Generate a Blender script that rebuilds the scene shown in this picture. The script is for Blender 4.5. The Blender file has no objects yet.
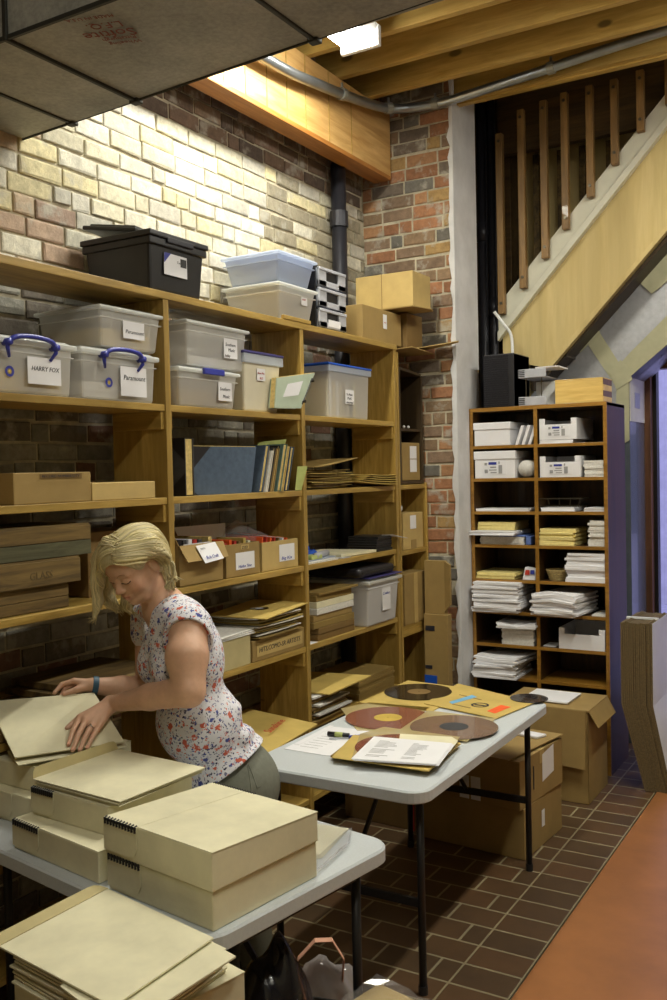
import bpy, math, random
import numpy as np
from mathutils import Vector, Matrix
random.seed(7)
RNG = random.Random(11)
PI = math.pi
COL = bpy.context.scene.collection
# ------------------------------------------------------------------ survey of the room (metres; left wall along Y, camera above the origin)
EYE = 1.8
FPX = 940.0
_yaw, _pitch, _roll = 0.5358926, -0.0303563, -0.0219938
_f = np.array([-math.sin(_yaw)*math.cos(_pitch), math.cos(_yaw)*math.cos(_pitch), math.sin(_pitch)])
_r0 = np.array([math.cos(_yaw), math.sin(_yaw), 0.0])
_u0 = np.cross(_r0, _f)
_r = math.cos(_roll)*_r0 + math.sin(_roll)*_u0
_u = -math.sin(_roll)*_r0 + math.cos(_roll)*_u0
def _ray(x, y): return _f + _r*((x-333.5)/FPX) - _u*((y-500)/FPX)
def onX(x, y, X):
    d = _ray(x, y); p = d*(X/d[0]); return Vector((X, p[1], p[2]+EYE))
def onY(x, y, Y):
    d = _ray(x, y); p = d*(Y/d[1]); return Vector((p[0], Y, p[2]+EYE))
def onZ(x, y, z):
    d = _ray(x, y); p = d*((z-EYE)/d[2]); return Vector((p[0], p[1], z))
def atD(x, y, dist):
    p = _ray(x, y)*dist; return Vector((p[0], p[1], p[2]+EYE))

# ------------------------------------------------------------------ materials
def _mat(name):
    m = bpy.data.materials.new(name); m.use_nodes = True
    nt = m.node_tree; b = nt.nodes['Principled BSDF']
    return m, nt, b
def _coord(nt, scale=(1,1,1), kind='Object'):
    tc = nt.nodes.new('ShaderNodeTexCoord'); mp = nt.nodes.new('ShaderNodeMapping')
    mp.inputs['Scale'].default_value = scale
    nt.links.new(tc.outputs[kind], mp.inputs['Vector']); return mp.outputs['Vector']
def _noise(nt, vec, scale, detail=4, rough=.6, dist=0):
    n = nt.nodes.new('ShaderNodeTexNoise'); n.inputs['Scale'].default_value = scale
    n.inputs['Detail'].default_value = detail; n.inputs['Roughness'].default_value = rough
    n.inputs['Distortion'].default_value = dist
    nt.links.new(vec, n.inputs['Vector']); return n.outputs['Fac']
def _ramp(nt, fac, stops, interp='LINEAR'):
    r = nt.nodes.new('ShaderNodeValToRGB'); r.color_ramp.interpolation = interp
    e = r.color_ramp.elements
    while len(e) < len(stops): e.new(.5)
    for k, (p, c) in enumerate(stops):
        e[k].position = p; e[k].color = (*c, 1) if len(c) == 3 else c
    nt.links.new(fac, r.inputs['Fac']); return r.outputs['Color']
def _mix(nt, fac, a, b, blend='MIX'):
    m = nt.nodes.new('ShaderNodeMix'); m.data_type = 'RGBA'; m.blend_type = blend
    for key, v in (('Factor', fac),):
        if isinstance(v, (int, float)): m.inputs[0].default_value = v
        else: nt.links.new(v, m.inputs[0])
    for idx, v in ((6, a), (7, b)):
        if isinstance(v, tuple): m.inputs[idx].default_value = (*v, 1) if len(v) == 3 else v
        else: nt.links.new(v, m.inputs[idx])
    return m.outputs[2]
def _bump(nt, b, h, strength=.3, dist=.01):
    bm = nt.nodes.new('ShaderNodeBump'); bm.inputs['Strength'].default_value = strength
    bm.inputs['Distance'].default_value = dist
    nt.links.new(h, bm.inputs['Height']); nt.links.new(bm.outputs['Normal'], b.inputs['Normal'])
def srgb(r, g, b):
    f = lambda c: (c/255/12.92) if c/255 <= .04045 else ((c/255+.055)/1.055)**2.4
    return (f(r), f(g), f(b))
def plain(name, col, rough=.6, metal=0, var=.12, scale=14, bump=.0, coat=0, spec=.5):
    m, nt, b = _mat(name)
    v = _coord(nt); n = _noise(nt, v, scale, 5)
    lo = tuple(c*(1-var) for c in col); hi = tuple(min(1, c*(1+var)) for c in col)
    c = _ramp(nt, n, [(.3, lo), (.7, hi)])
    nt.links.new(c, b.inputs['Base Color'])
    b.inputs['Roughness'].default_value = rough; b.inputs['Metallic'].default_value = metal
    b.inputs['Coat Weight'].default_value = coat; b.inputs['Specular IOR Level'].default_value = spec
    if bump: _bump(nt, b, _noise(nt, v, scale*6, 4), bump, .003)
    return m
def wood(name, c1, c2, axis='Y', rough=.5, grain=9, knots=True, coat=.1):
    m, nt, b = _mat(name)
    s = {'X': (.09, 1, 1), 'Y': (1, .09, 1), 'Z': (1, 1, .09)}[axis]
    v = _coord(nt, s)
    n1 = _noise(nt, v, grain*6, 5, .65, .6); n2 = _noise(nt, v, grain, 3, .5, 1.2)
    a = _ramp(nt, n1, [(.3, c1), (.72, c2)])
    dk = tuple(c*.72 for c in c1)
    col = _mix(nt, _ramp(nt, n2, [(.46, (0, 0, 0)), (.64, (.6, .6, .6))]), a, dk)
    if knots:
        vo = nt.nodes.new('ShaderNodeTexVoronoi'); vo.inputs['Scale'].default_value = 3.2
        s2 = {'X': (.5, 1, 1), 'Y': (1, .5, 1), 'Z': (1, 1, .5)}[axis]
        nt.links.new(_coord(nt, s2), vo.inputs['Vector'])
        k = _ramp(nt, vo.outputs['Distance'], [(.045, (1, 1, 1)), (.075, (0, 0, 0))])
        col = _mix(nt, k, col, tuple(c*.35 for c in c1))
    nt.links.new(col, b.inputs['Base Color'])
    b.inputs['Roughness'].default_value = rough; b.inputs['Coat Weight'].default_value = coat
    _bump(nt, b, n1, .12, .002)
    return m
def frosted(name, col, clear=.45, rough=.25):
    """milky see-through polypropylene"""
    m = bpy.data.materials.new(name); m.use_nodes = True; nt = m.node_tree
    nt.nodes.remove(nt.nodes['Principled BSDF']); out = nt.nodes['Material Output']
    t = nt.nodes.new('ShaderNodeBsdfTransparent'); d = nt.nodes.new('ShaderNodeBsdfDiffuse')
    tr = nt.nodes.new('ShaderNodeBsdfTranslucent'); g = nt.nodes.new('ShaderNodeBsdfGlossy')
    d.inputs['Color'].default_value = (*col, 1); tr.inputs['Color'].default_value = (*col, 1)
    g.inputs['Roughness'].default_value = rough
    a = nt.nodes.new('ShaderNodeMixShader'); a.inputs[0].default_value = .45
    nt.links.new(d.outputs[0], a.inputs[1]); nt.links.new(tr.outputs[0], a.inputs[2])
    c = nt.nodes.new('ShaderNodeMixShader'); c.inputs[0].default_value = clear
    nt.links.new(a.outputs[0], c.inputs[1]); nt.links.new(t.outputs[0], c.inputs[2])
    e = nt.nodes.new('ShaderNodeMixShader'); e.inputs[0].default_value = .08
    nt.links.new(c.outputs[0], e.inputs[1]); nt.links.new(g.outputs[0], e.inputs[2])
    nt.links.new(e.outputs[0], out.inputs['Surface'])
    return m
def emit(name, col, s):
    m = bpy.data.materials.new(name); m.use_nodes = True; nt = m.node_tree
    nt.nodes.remove(nt.nodes['Principled BSDF'])
    e = nt.nodes.new('ShaderNodeEmission'); e.inputs[0].default_value = (*col, 1); e.inputs[1].default_value = s
    nt.links.new(e.outputs[0], nt.nodes['Material Output'].inputs['Surface']); return m
def brickmat(name, rough=.85):
    """per-brick colour comes from the attribute; pits and stains from noise"""
    m, nt, b = _mat(name)
    at = nt.nodes.new('ShaderNodeAttribute'); at.attribute_name = 'brick'
    v = _coord(nt)
    n = _noise(nt, v, 26, 6, .7)
    col = _mix(nt, .8, at.outputs['Color'], _ramp(nt, n, [(.3, (.6, .6, .6)), (.7, (1.25, 1.25, 1.25))]), 'MULTIPLY')
    chips = _ramp(nt, _noise(nt, v, 9, 5, .6), [(.55, (0, 0, 0)), (.66, (.75, .75, .75))])
    col = _mix(nt, chips, col, (.42, .40, .34))
    nt.links.new(col, b.inputs['Base Color']); b.inputs['Roughness'].default_value = rough
    _bump(nt, b, _noise(nt, v, 45, 6, .75), .7, .006)
    return m
M = {}
OAK1, OAK2 = srgb(150, 120, 54), srgb(192, 160, 86)
for ax in 'XYZ': M['pine'+ax] = wood('varnished_pine_'+ax, OAK1, OAK2, ax, .42, 9)
M['pine_edge'] = wood('pine_front_edge', srgb(168, 138, 64), srgb(206, 174, 96), 'Y', .4, 7, False)
M['joist'] = wood('joist_wood', srgb(160, 128, 56), srgb(204, 170, 92), 'X', .6, 6)
M['beam'] = wood('laminated_beam', srgb(186, 138, 72), srgb(228, 190, 126), 'Y', .5, 4)
M['beam_orange'] = wood('beam_orange_edge', srgb(150, 96, 40), srgb(184, 124, 58), 'Y', .5, 6, False)
M['decking'] = wood('ceiling_decking', srgb(70, 52, 26), srgb(104, 80, 40), 'X', .8, 6)
M['stair_oak'] = wood('baluster_oak', srgb(116, 86, 44), srgb(156, 120, 66), 'Z', .5, 8, False)
M['plywood'] = wood('pale_plywood', srgb(196, 174, 116), srgb(216, 196, 140), 'Z', .8, 3, False, 0)
M['whitepaint'] = plain('white_painted_wood', srgb(206, 204, 186), .5, var=.08, scale=8)
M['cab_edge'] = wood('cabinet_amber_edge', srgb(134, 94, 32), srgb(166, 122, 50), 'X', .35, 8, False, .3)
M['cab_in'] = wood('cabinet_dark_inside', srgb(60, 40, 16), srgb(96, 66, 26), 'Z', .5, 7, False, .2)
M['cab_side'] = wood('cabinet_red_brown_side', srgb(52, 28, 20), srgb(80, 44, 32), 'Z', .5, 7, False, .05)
M['darkwood'] = wood('dark_bookcase_wood', srgb(48, 36, 20), srgb(74, 58, 34), 'Z', .5, 7, False)
M['jamb'] = wood('door_jamb_wood', srgb(78, 48, 28), srgb(120, 80, 50), 'Z', .5, 7)
M['crate'] = wood('old_crate_wood', srgb(58, 44, 22), srgb(138, 112, 62), 'Y', .75, 5, True, 0)
M['crate_grey'] = wood('weathered_crate_board', srgb(72, 70, 48), srgb(108, 106, 78), 'Y', .8, 8, False, 0)
M['lightwood'] = wood('light_pine_box', srgb(208, 170, 88), srgb(236, 204, 124), 'X', .5, 7, False)
M['walnut'] = wood('walnut_strip', srgb(94, 66, 40), srgb(126, 92, 58), 'X', .5, 7, False)
def cardmat(name, col):
    m, nt, b = _mat(name); v = _coord(nt)
    n = _noise(nt, v, 7, 4); c = _ramp(nt, n, [(.3, tuple(x*.86 for x in col)), (.7, tuple(min(1, x*1.08) for x in col))])
    nt.links.new(c, b.inputs['Base Color']); b.inputs['Roughness'].default_value = .75
    w = nt.nodes.new('ShaderNodeTexWave'); w.inputs['Scale'].default_value = 60; w.bands_direction = 'Z'
    nt.links.new(v, w.inputs['Vector']); _bump(nt, b, w.outputs['Fac'], .05, .001)
    return m
M['card'] = cardmat('brown_cardboard', srgb(154, 128, 76))
M['card_light'] = cardmat('light_cardboard', srgb(190, 164, 104))
M['card_dark'] = cardmat('dark_cardboard', srgb(120, 94, 50))
M['card_flute'] = plain('cardboard_fluted_edge', srgb(104, 88, 58), .9, var=.3, scale=120)
M['cream'] = cardmat('cream_archival_board', srgb(224, 218, 186))
M['cream_in'] = cardmat('tan_archival_board_inside', srgb(192, 178, 130))
M['sleeve'] = cardmat('kraft_record_sleeve', srgb(194, 168, 92))
M['sleeve_d'] = cardmat('aged_record_sleeve', srgb(138, 114, 60))
M['paper'] = plain('white_paper', srgb(228, 228, 232), .7, var=.04, scale=5)
M['paper_edge'] = plain('paper_block_edges', srgb(216, 214, 208), .8, var=.12, scale=90)
M['paper_yellow'] = plain('cream_paper', srgb(228, 212, 140), .7, var=.07, scale=60)
M['paper_green'] = plain('pale_green_paper', srgb(176, 186, 112), .7)
M['paper_blue'] = plain('blue_cardstock', srgb(92, 116, 178), .6)
M['inkblk'] = plain('black_ink', srgb(34, 34, 44), .6)
M['inkblue'] = plain('blue_ink', srgb(44, 56, 150), .6)
M['inkred'] = plain('red_ink', srgb(176, 48, 34), .6)
M['inkorange'] = plain('orange_sticker', srgb(236, 96, 40), .6)
M['inkgrey'] = plain('grey_print', srgb(150, 150, 152), .6)
M['inksky'] = plain('light_blue_print', srgb(110, 170, 208), .6)
M['blackplastic'] = plain('black_plastic', srgb(34, 34, 38), .38, var=.15)
M['blackmetal'] = plain('black_painted_steel', srgb(38, 36, 36), .4, .3)
M['greymetal'] = plain('light_grey_plastic', srgb(176, 178, 186), .45)
M['bluehandle'] = plain('blue_plastic_handle', srgb(52, 60, 156), .35, var=.05)
M['bluelid'] = plain('bright_blue_lid', srgb(28, 84, 190), .35, var=.06)
M['purplelid'] = plain('dark_purple_lid', srgb(58, 54, 104), .35, var=.06)
M['bin_clear'] = frosted('clear_frosted_plastic', srgb(255, 255, 253), .46)
M['bin_milky'] = frosted('milky_plastic', srgb(250, 250, 252), .2)
M['bin_bluish'] = frosted('bluish_clear_plastic', srgb(216, 226, 244), .32)
M['bin_lid'] = frosted('frosted_lid_plastic', srgb(236, 238, 236), .12)
M['bin_cream'] = plain('cream_plastic', srgb(214, 208, 186), .5, var=.04)
M['bluecloth'] = plain('blue_book_cloth', srgb(72, 88, 108), .75, var=.2, scale=40, bump=.2)
M['darkcloth'] = plain('charcoal_book_cloth', srgb(62, 62, 64), .75, var=.15, scale=40)
M['blackleather'] = plain('black_leather', srgb(28, 26, 30), .45)
M['pages'] = plain('yellowed_pages', srgb(206, 182, 116), .85, var=.22, scale=80)
M['tealcloth'] = plain('teal_book_cloth', srgb(96, 122, 112), .75, var=.2, scale=40)
M['binder_green'] = plain('pale_green_board', srgb(176, 190, 170), .6, var=.06)
M['tabletop'] = plain('grey_white_table_plastic', srgb(196, 202, 206), .42, var=.05, scale=150, bump=.06)
M['galv'] = plain('galvanised_sheet_metal', srgb(150, 150, 140), .5, .4, var=.22, scale=7, bump=.05)
M['galv_dark'] = plain('duct_seam_metal', srgb(60, 60, 56), .5, .6)
M['conduit'] = plain('galvanised_conduit', srgb(160, 166, 172), .3, .9, var=.12, scale=10)
M['iron'] = plain('dark_iron_pipe', srgb(46, 46, 52), .4, .4)
M['vinyl'] = plain('black_shellac_record', srgb(22, 20, 22), .16, var=.1, scale=200, coat=.5)
M['brownvinyl'] = plain('brown_shellac_record', srgb(142, 86, 68), .2, var=.1, scale=200, coat=.6)
M['greyvinyl'] = plain('grey_brown_record_disc', srgb(132, 108, 92), .22, var=.1, scale=200, coat=.6)
M['goldlabel'] = plain('gold_record_label', srgb(196, 170, 80), .5)
M['glassine'] = frosted('glassine_sleeve', srgb(226, 210, 160), .45, .15)
M['cellophane'] = frosted('clear_cellophane', srgb(215, 215, 220), .84, .18)
M['tape_tan'] = plain('tan_mastic_tape', srgb(170, 168, 138), .6, var=.08)
M['foil'] = plain('silver_insulation_foil', srgb(168, 170, 176), .36, .6, var=.1, scale=30, bump=.25)
M['plaster'] = plain('white_plaster', srgb(206, 206, 208), .8, var=.12, scale=6, bump=.3)
M['mortar'] = plain('pale_lime_mortar', srgb(186, 178, 156), .95, var=.3, scale=14, bump=.9)
M['orange'] = plain('orange_painted_board', srgb(150, 98, 56), .38, var=.14, scale=5, bump=.05)
M['bagblack'] = plain('black_bin_bag', srgb(16, 16, 26), .2, coat=.4, bump=.9, scale=5)
M['pinkpaper'] = plain('pink_handle_paper', srgb(224, 168, 140), .7)
M['bag_clear'] = frosted('cloudy_clear_plastic', srgb(196, 190, 190), .5, .08)
M['basket'] = plain('straw_basket', srgb(176, 156, 104), .8, var=.3, scale=90)
M['steel'] = plain('wire_steel', srgb(90, 84, 70), .35, .8)
M['ringsilver'] = plain('silver_ring', srgb(220, 220, 226), .15, 1)
M['bandblue'] = plain('blue_wristband', srgb(44, 84, 110), .5)
M['brickpaint'] = brickmat('whitewashed_brick'); M['brickred'] = brickmat('red_brick')
M['tube'] = emit('fluorescent_tube', (1, .98, .9), 26)
M['enamel'] = plain('white_enamel', srgb(226, 228, 228), .35, var=.03)
M['wallpaint'] = plain('plain_painted_wall', srgb(170, 160, 130), .85)
M['bluegrey'] = plain('blue_grey_sheeting', srgb(96, 104, 112), .22, var=.12, coat=.3)
M['sidewalk'] = plain('pale_pavement', srgb(200, 200, 206), .8)

# ------------------------------------------------------------------ mesh builder
class MB:
    def __init__(s): s.v = []; s.f = []; s.m = []; s.c = []
    def add(s, vs, fs, mi=0):
        o = len(s.v); s.v += [tuple(v) for v in vs]
        s.f += [tuple(i+o for i in f) for f in fs]; s.m += [mi]*len(fs); return s
    def box(s, x0, x1, y0, y1, z0, z1, mi=0, mat=None):
        vs = [(x, y, z) for z in (z0, z1) for x, y in ((x0, y0), (x1, y0), (x1, y1), (x0, y1))]
        if mat is not None: vs = [mat @ Vector(v) for v in vs]
        return s.add(vs, [(0, 3, 2, 1), (4, 5, 6, 7), (0, 1, 5, 4), (1, 2, 6, 5), (2, 3, 7, 6), (3, 0, 4, 7)], mi)
    def frustum(s, b, t, z0, z1, mi=0):
        """b,t = (x0,x1,y0,y1) bottom and top"""
        vs = [(x, y, z) for (q, z) in ((b, z0), (t, z1)) for x, y in ((q[0], q[2]), (q[1], q[2]), (q[1], q[3]), (q[0], q[3]))]
        return s.add(vs, [(0, 3, 2, 1), (4, 5, 6, 7), (0, 1, 5, 4), (1, 2, 6, 5), (2, 3, 7, 6), (3, 0, 4, 7)], mi)
    def plate(s, pts, th, mi=0, nrm=None):
        """a flat polygon given thickness th along its normal (or nrm)"""
        P = [Vector(p) for p in pts]; n = Vector((0, 0, 0))
        for i in range(len(P)): n += P[i].cross(P[(i+1) % len(P)])
        n = Vector(nrm) if nrm is not None else n.normalized()
        k = len(P); vs = P+[p+n*th for p in P]
        fs = [tuple(reversed(range(k))), tuple(range(k, 2*k))]+[(i, (i+1) % k, k+(i+1) % k, k+i) for i in range(k)]
        return s.add(vs, fs, mi)
    def tube(s, pts, r, n=10, mi=0, closed=False, flat=1.0):
        P = [Vector(p) for p in pts]; rs = r if isinstance(r, (list, tuple)) else [r]*len(P)
        rings = []; up = None
        for i, p in enumerate(P):
            a = P[max(i-1, 0)] if not closed else P[i-1]; b = P[min(i+1, len(P)-1)] if not closed else P[(i+1) % len(P)]
            d = (b-a)
            d = d.normalized() if d.length > 1e-9 else Vector((0, 0, 1))
            if up is None: up = Vector((0, 0, 1)) if abs(d.z) < .9 else Vector((1, 0, 0))
            u = (up-d*up.dot(d)); u = u.normalized() if u.length > 1e-6 else d.orthogonal().normalized()
            up = u; w = d.cross(u)
            rings.append([p+(u*math.cos(2*PI*k/n)*flat+w*math.sin(2*PI*k/n))*rs[i] for k in range(n)])
        vs = [v for g in rings for v in g]; fs = []
        m = len(rings)
        for i in range(m if closed else m-1):
            j = (i+1) % m
            for k in range(n): fs.append((i*n+k, i*n+(k+1) % n, j*n+(k+1) % n, j*n+k))
        if not closed: fs += [tuple(reversed(range(n))), tuple((m-1)*n+k for k in range(n))]
        return s.add(vs, fs, mi)
    def disc(s, c, r0, r1, z0, z1, n=40, mi=0, nrm=None):
        """flat ring/disc round c"""
        c = Vector(c); vs = []
        for z in (z0, z1):
            for r in (r0, r1):
                for k in range(n): vs.append(c+Vector((r*math.cos(2*PI*k/n), r*math.sin(2*PI*k/n), z)))
        fs = []
        for k in range(n):
            j = (k+1) % n
            fs += [(k, j, n+j, n+k)[::-1], (2*n+k, 2*n+j, 3*n+j, 3*n+k)[::-1], (n+k, n+j, 3*n+j, 3*n+k), (k, j, 2*n+j, 2*n+k)[::-1]]
        return s.add(vs, fs, mi)
    def sphere(s, c, r, n=12, mi=0, sc=(1, 1, 1)):
        c = Vector(c); vs = [c+Vector((0, 0, r*sc[2]))]; h = n//2
        for i in range(1, h):
            a = PI*i/h
            for k in range(n): vs.append(c+Vector((r*sc[0]*math.sin(a)*math.cos(2*PI*k/n), r*sc[1]*math.sin(a)*math.sin(2*PI*k/n), r*sc[2]*math.cos(a))))
        vs.append(c-Vector((0, 0, r*sc[2]))); fs = [(0, 1+k, 1+(k+1) % n) for k in range(n)]
        for i in range(h-2):
            for k in range(n): fs.append((1+i*n+k, 1+(i+1)*n+k, 1+(i+1)*n+(k+1) % n, 1+i*n+(k+1) % n))
        l = len(vs)-1; fs += [(l, 1+(h-2)*n+(k+1) % n, 1+(h-2)*n+k) for k in range(n)]
        return s.add(vs, fs, mi)
def _inv(parent):
    return parent.get('_x') if parent is not None else None
XF = {}
def build(name, mb, mats, parent=None, world=True, bevel=0, smooth=False, origin=None, seg=2):
    """links the collected shape as one mesh object; world=True: vertices are given in room coordinates"""
    me = bpy.data.meshes.new(name)
    if not isinstance(mats, (list, tuple)): mats = [mats]
    V = [Vector(v) for v in mb.v]
    ob = bpy.data.objects.new(name, me)
    if parent is not None:
        if world:
            inv = XF[parent.name].inverted(); V = [inv @ v for v in V]
            XF[ob.name] = XF[parent.name].copy()
        else: XF[ob.name] = XF[parent.name].copy()
        ob.parent = parent
    else:
        if origin is None:
            xs = [v.x for v in V]; ys = [v.y for v in V]; zs = [v.z for v in V]
            origin = Vector(((min(xs)+max(xs))/2, (min(ys)+max(ys))/2, min(zs)))
        origin = Vector(origin); V = [v-origin for v in V]; ob.location = origin
        XF[ob.name] = Matrix.Translation(origin)
    me.from_pydata([tuple(v) for v in V], [], mb.f)
    for m in mats: me.materials.append(M[m] if isinstance(m, str) else m)
    me.polygons.foreach_set('material_index', mb.m)
    if smooth: me.polygons.foreach_set('use_smooth', [True]*len(mb.f))
    me.update()
    COL.objects.link(ob)
    if bevel:
        b = ob.modifiers.new('bevel', 'BEVEL'); b.width = bevel; b.segments = seg; b.limit_method = 'ANGLE'; b.angle_limit = .6
    return ob
def tag(o, label, cat, group=None, kind=None):
    if label: o['label'] = label
    if cat: o['category'] = cat
    if group: o['group'] = group
    if kind: o['kind'] = kind
    return o
def struct(name, mb, mats, **k):
    o = build(name, mb, mats, **k); o['kind'] = 'structure'; return o
def thing(name, label, cat, loc=(0, 0, 0), rotz=0, group=None):
    o = bpy.data.objects.new(name, None); COL.objects.link(o); o.empty_display_size = .1
    o.location = loc; o.rotation_euler = (0, 0, rotz)
    XF[o.name] = Matrix.Translation(Vector(loc)) @ Matrix.Rotation(rotz, 4, 'Z')
    return tag(o, label, cat, group)
def solo(name, label, cat, mb, mats, group=None, **k):
    return tag(build(name, mb, mats, **k), label, cat, group)
def duplicate(root, label, cat_group=None, loc=None, rotz=None):
    r = root.copy(); COL.objects.link(r); r['label'] = label
    if loc is not None: r.location = loc
    if rotz is not None: r.rotation_euler = (0, 0, rotz)
    for ch in list(root.children):
        c = ch.copy(); COL.objects.link(c); c.parent = r
        for g in list(ch.children):
            d = g.copy(); COL.objects.link(d); d.parent = c
    XF[r.name] = Matrix.Translation(Vector(r.location)) @ Matrix.Rotation(r.rotation_euler.z, 4, 'Z')
    return r
def lettering(name, txt, size, org, right, up, mat, parent, world=False, off=.0012, width=None, slant=0):
    """writing as a thin mesh lying on a surface; org = lower-left corner"""
    cu = bpy.data.curves.new('t', 'FONT'); cu.body = txt; cu.size = size; cu.shear = slant
    cu.resolution_u = 2; cu.extrude = .0004
    ob = bpy.data.objects.new('t', cu); COL.objects.link(ob)
    dg = bpy.context.evaluated_depsgraph_get(); me = bpy.data.meshes.new_from_object(ob.evaluated_get(dg))
    vs = np.array([v.co[:] for v in me.vertices]) if len(me.vertices) else np.zeros((0, 3)); fs = [tuple(p.vertices) for p in me.polygons]
    bpy.data.objects.remove(ob); bpy.data.curves.remove(cu); bpy.data.meshes.remove(me)
    if not len(vs): return None
    R_, U_ = Vector(right).normalized(), Vector(up).normalized(); N_ = R_.cross(U_)
    k = (width/(vs[:, 0].max()-vs[:, 0].min())) if width else 1
    mb = MB(); o = Vector(org)
    mb.add([o+R_*(v[0]*k)+U_*(v[1]*(k if k < 1 else 1))+N_*(off+v[2]) for v in vs], fs)
    return build(name, mb, mat, parent, world)
P_A, P_B, P_C, P_D, P_W, EXPO = 40, 40, 27, 20, 1.5, 0.0
# ------------------------------------------------------------------ the room
WX = -2.87            # left wall face
PY = 5.27             # pillar face
def noise1(a, b): return RNG.uniform(a, b)
def brick_field(axis, plane, u0, u1, z0, z1, palette, course=.079, length=.215, gap=.012, depth=.009, skip=None, irregular=.006):
    """individually laid bricks (rounded, uneven) in one wall mesh. axis 'x': wall plane X=plane, runs along Y; 'y': plane Y=plane, runs along X"""
    mb = MB(); cols = []; row = 0; z = z0
    while z < z1:
        h = course-gap+noise1(-.003, .003)
        u = u0-noise1(0, length)-(length/2 if row % 2 else 0)
        while u < u1:
            L = (length if RNG.random() > .22 else length*.48)+noise1(-.018, .014)
            a, b = max(u, u0), min(u+L-gap, u1)
            if b-a > .03:
                d = depth+noise1(-irregular, irregular)*.55; r = .004; t = noise1(-.004, .004)
                za, zb = z+noise1(-.003, .003), z+h+noise1(-.003, .003)
                w = [noise1(-irregular, irregular) for _ in range(8)]
                outer = [(a, za+w[0]*.6), (b, za+w[1]*.6), (b, zb+w[2]*.6), (a, zb+w[3]*.6)]
                ins = [(a+r+abs(w[4]), za+r), (b-r, za+r+abs(w[5])), (b-r-abs(w[6]), zb-r), (a+r, zb-r-abs(w[7]))]
                pts = []
                for (q, zz), dd in [(p, -.004) for p in outer]+[(p, d*.72) for p in outer]+[(p, d) for p in ins]:
                    if axis == 'x': pts.append((plane+dd, q, zz))
                    else: pts.append((q, plane-dd, zz))
                fs = [(8, 9, 10, 11)]
                for s_ in (0, 4):
                    for i in range(4): fs.append((s_+i, s_+(i+1) % 4, s_+4+(i+1) % 4, s_+4+i))
                c = palette(( a+b)/2, z)
                o = len(mb.v); mb.add(pts, fs); cols += [c]*len(pts)
            u += L
        z += course; row += 1
    return mb, cols
def finish_bricks(name, mb, cols, mat, parent):
    ob = build(name, mb, mat, parent, smooth=False)
    at = ob.data.attributes.new('brick', 'FLOAT_COLOR', 'POINT')
    at.data.foreach_set('color', [x for c in cols for x in (*c, 1)])
    return ob
def vary(c, a=.13):
    k = 1+noise1(-a, a); return tuple(max(0, min(1, x*k)) for x in c)
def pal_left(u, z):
    if z > 3.42:  # beam's shadow on the wall, painted as darker brick colours
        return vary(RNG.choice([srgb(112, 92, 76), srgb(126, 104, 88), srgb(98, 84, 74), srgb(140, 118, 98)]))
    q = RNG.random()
    if z < 2.5: return vary(RNG.choice([srgb(150, 148, 138), srgb(134, 132, 124), srgb(160, 156, 144), srgb(120, 112, 102)]) if q > .1 else srgb(130, 100, 84))  # grey bricks behind the shelving, darkened to paint in its shade
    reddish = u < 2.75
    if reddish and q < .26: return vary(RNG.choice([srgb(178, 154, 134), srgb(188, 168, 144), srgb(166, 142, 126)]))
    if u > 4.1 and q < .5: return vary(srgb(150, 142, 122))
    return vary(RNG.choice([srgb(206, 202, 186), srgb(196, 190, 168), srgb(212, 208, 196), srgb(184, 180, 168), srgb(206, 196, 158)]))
def pal_pillar(u, z):
    q = RNG.random()
    if q < .5: return vary(RNG.choice([srgb(158, 112, 80), srgb(148, 104, 74), srgb(166, 124, 88)]))
    if q < .8: return vary(RNG.choice([srgb(130, 108, 88), srgb(114, 102, 90), srgb(140, 116, 90)]))
    if q < .86: return vary(srgb(166, 136, 88))
    return vary(srgb(112, 108, 100))
wl = struct('wall_left', MB().box(WX-.25, WX, -1.3, 7.4, -.1, 4.3), 'mortar')
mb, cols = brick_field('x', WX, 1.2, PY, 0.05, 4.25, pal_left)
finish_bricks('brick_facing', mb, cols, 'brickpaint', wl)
wb = struct('wall_back', MB().box(WX-.1, -2.245, PY, 5.62, -.1, 4.3), 'plaster')
build('mortar_bed', MB().box(WX, -2.258, PY-.003, PY+.01, 0, 4.25), 'mortar', wb)
mb, cols = brick_field('y', PY, WX+.01, -2.262, 0.02, 4.25, pal_pillar, gap=.012, depth=.010)
finish_bricks('brick_facing', mb, cols, 'brickred', wb)
g_ = MB()
z = 0
edge = []
while z < 4.26:
    edge.append((noise1(-.018, .006), z)); z += .06
for i in range(len(edge)-1):
    (a, z0), (b, z1) = edge[i], edge[i+1]
    g_.add([(-2.262+a, PY-.02, z0), (-2.240, PY-.021, z0), (-2.240, PY-.021, z1), (-2.262+b, PY-.02, z1)], [(0, 1, 2, 3)])
    g_.add([(-2.262+a, PY-.02, z0), (-2.262+b, PY-.02, z1), (-2.262+b, PY+.002, z1), (-2.262+a, PY+.002, z0)], [(0, 1, 2, 3)])
    g_.add([(-2.240, PY-.021, z0), (-2.240, PY+.01, z0), (-2.240, PY+.01, z1), (-2.240, PY-.021, z1)], [(0, 1, 2, 3)])
build('plaster_edge', g_, 'plaster', wb)

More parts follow.
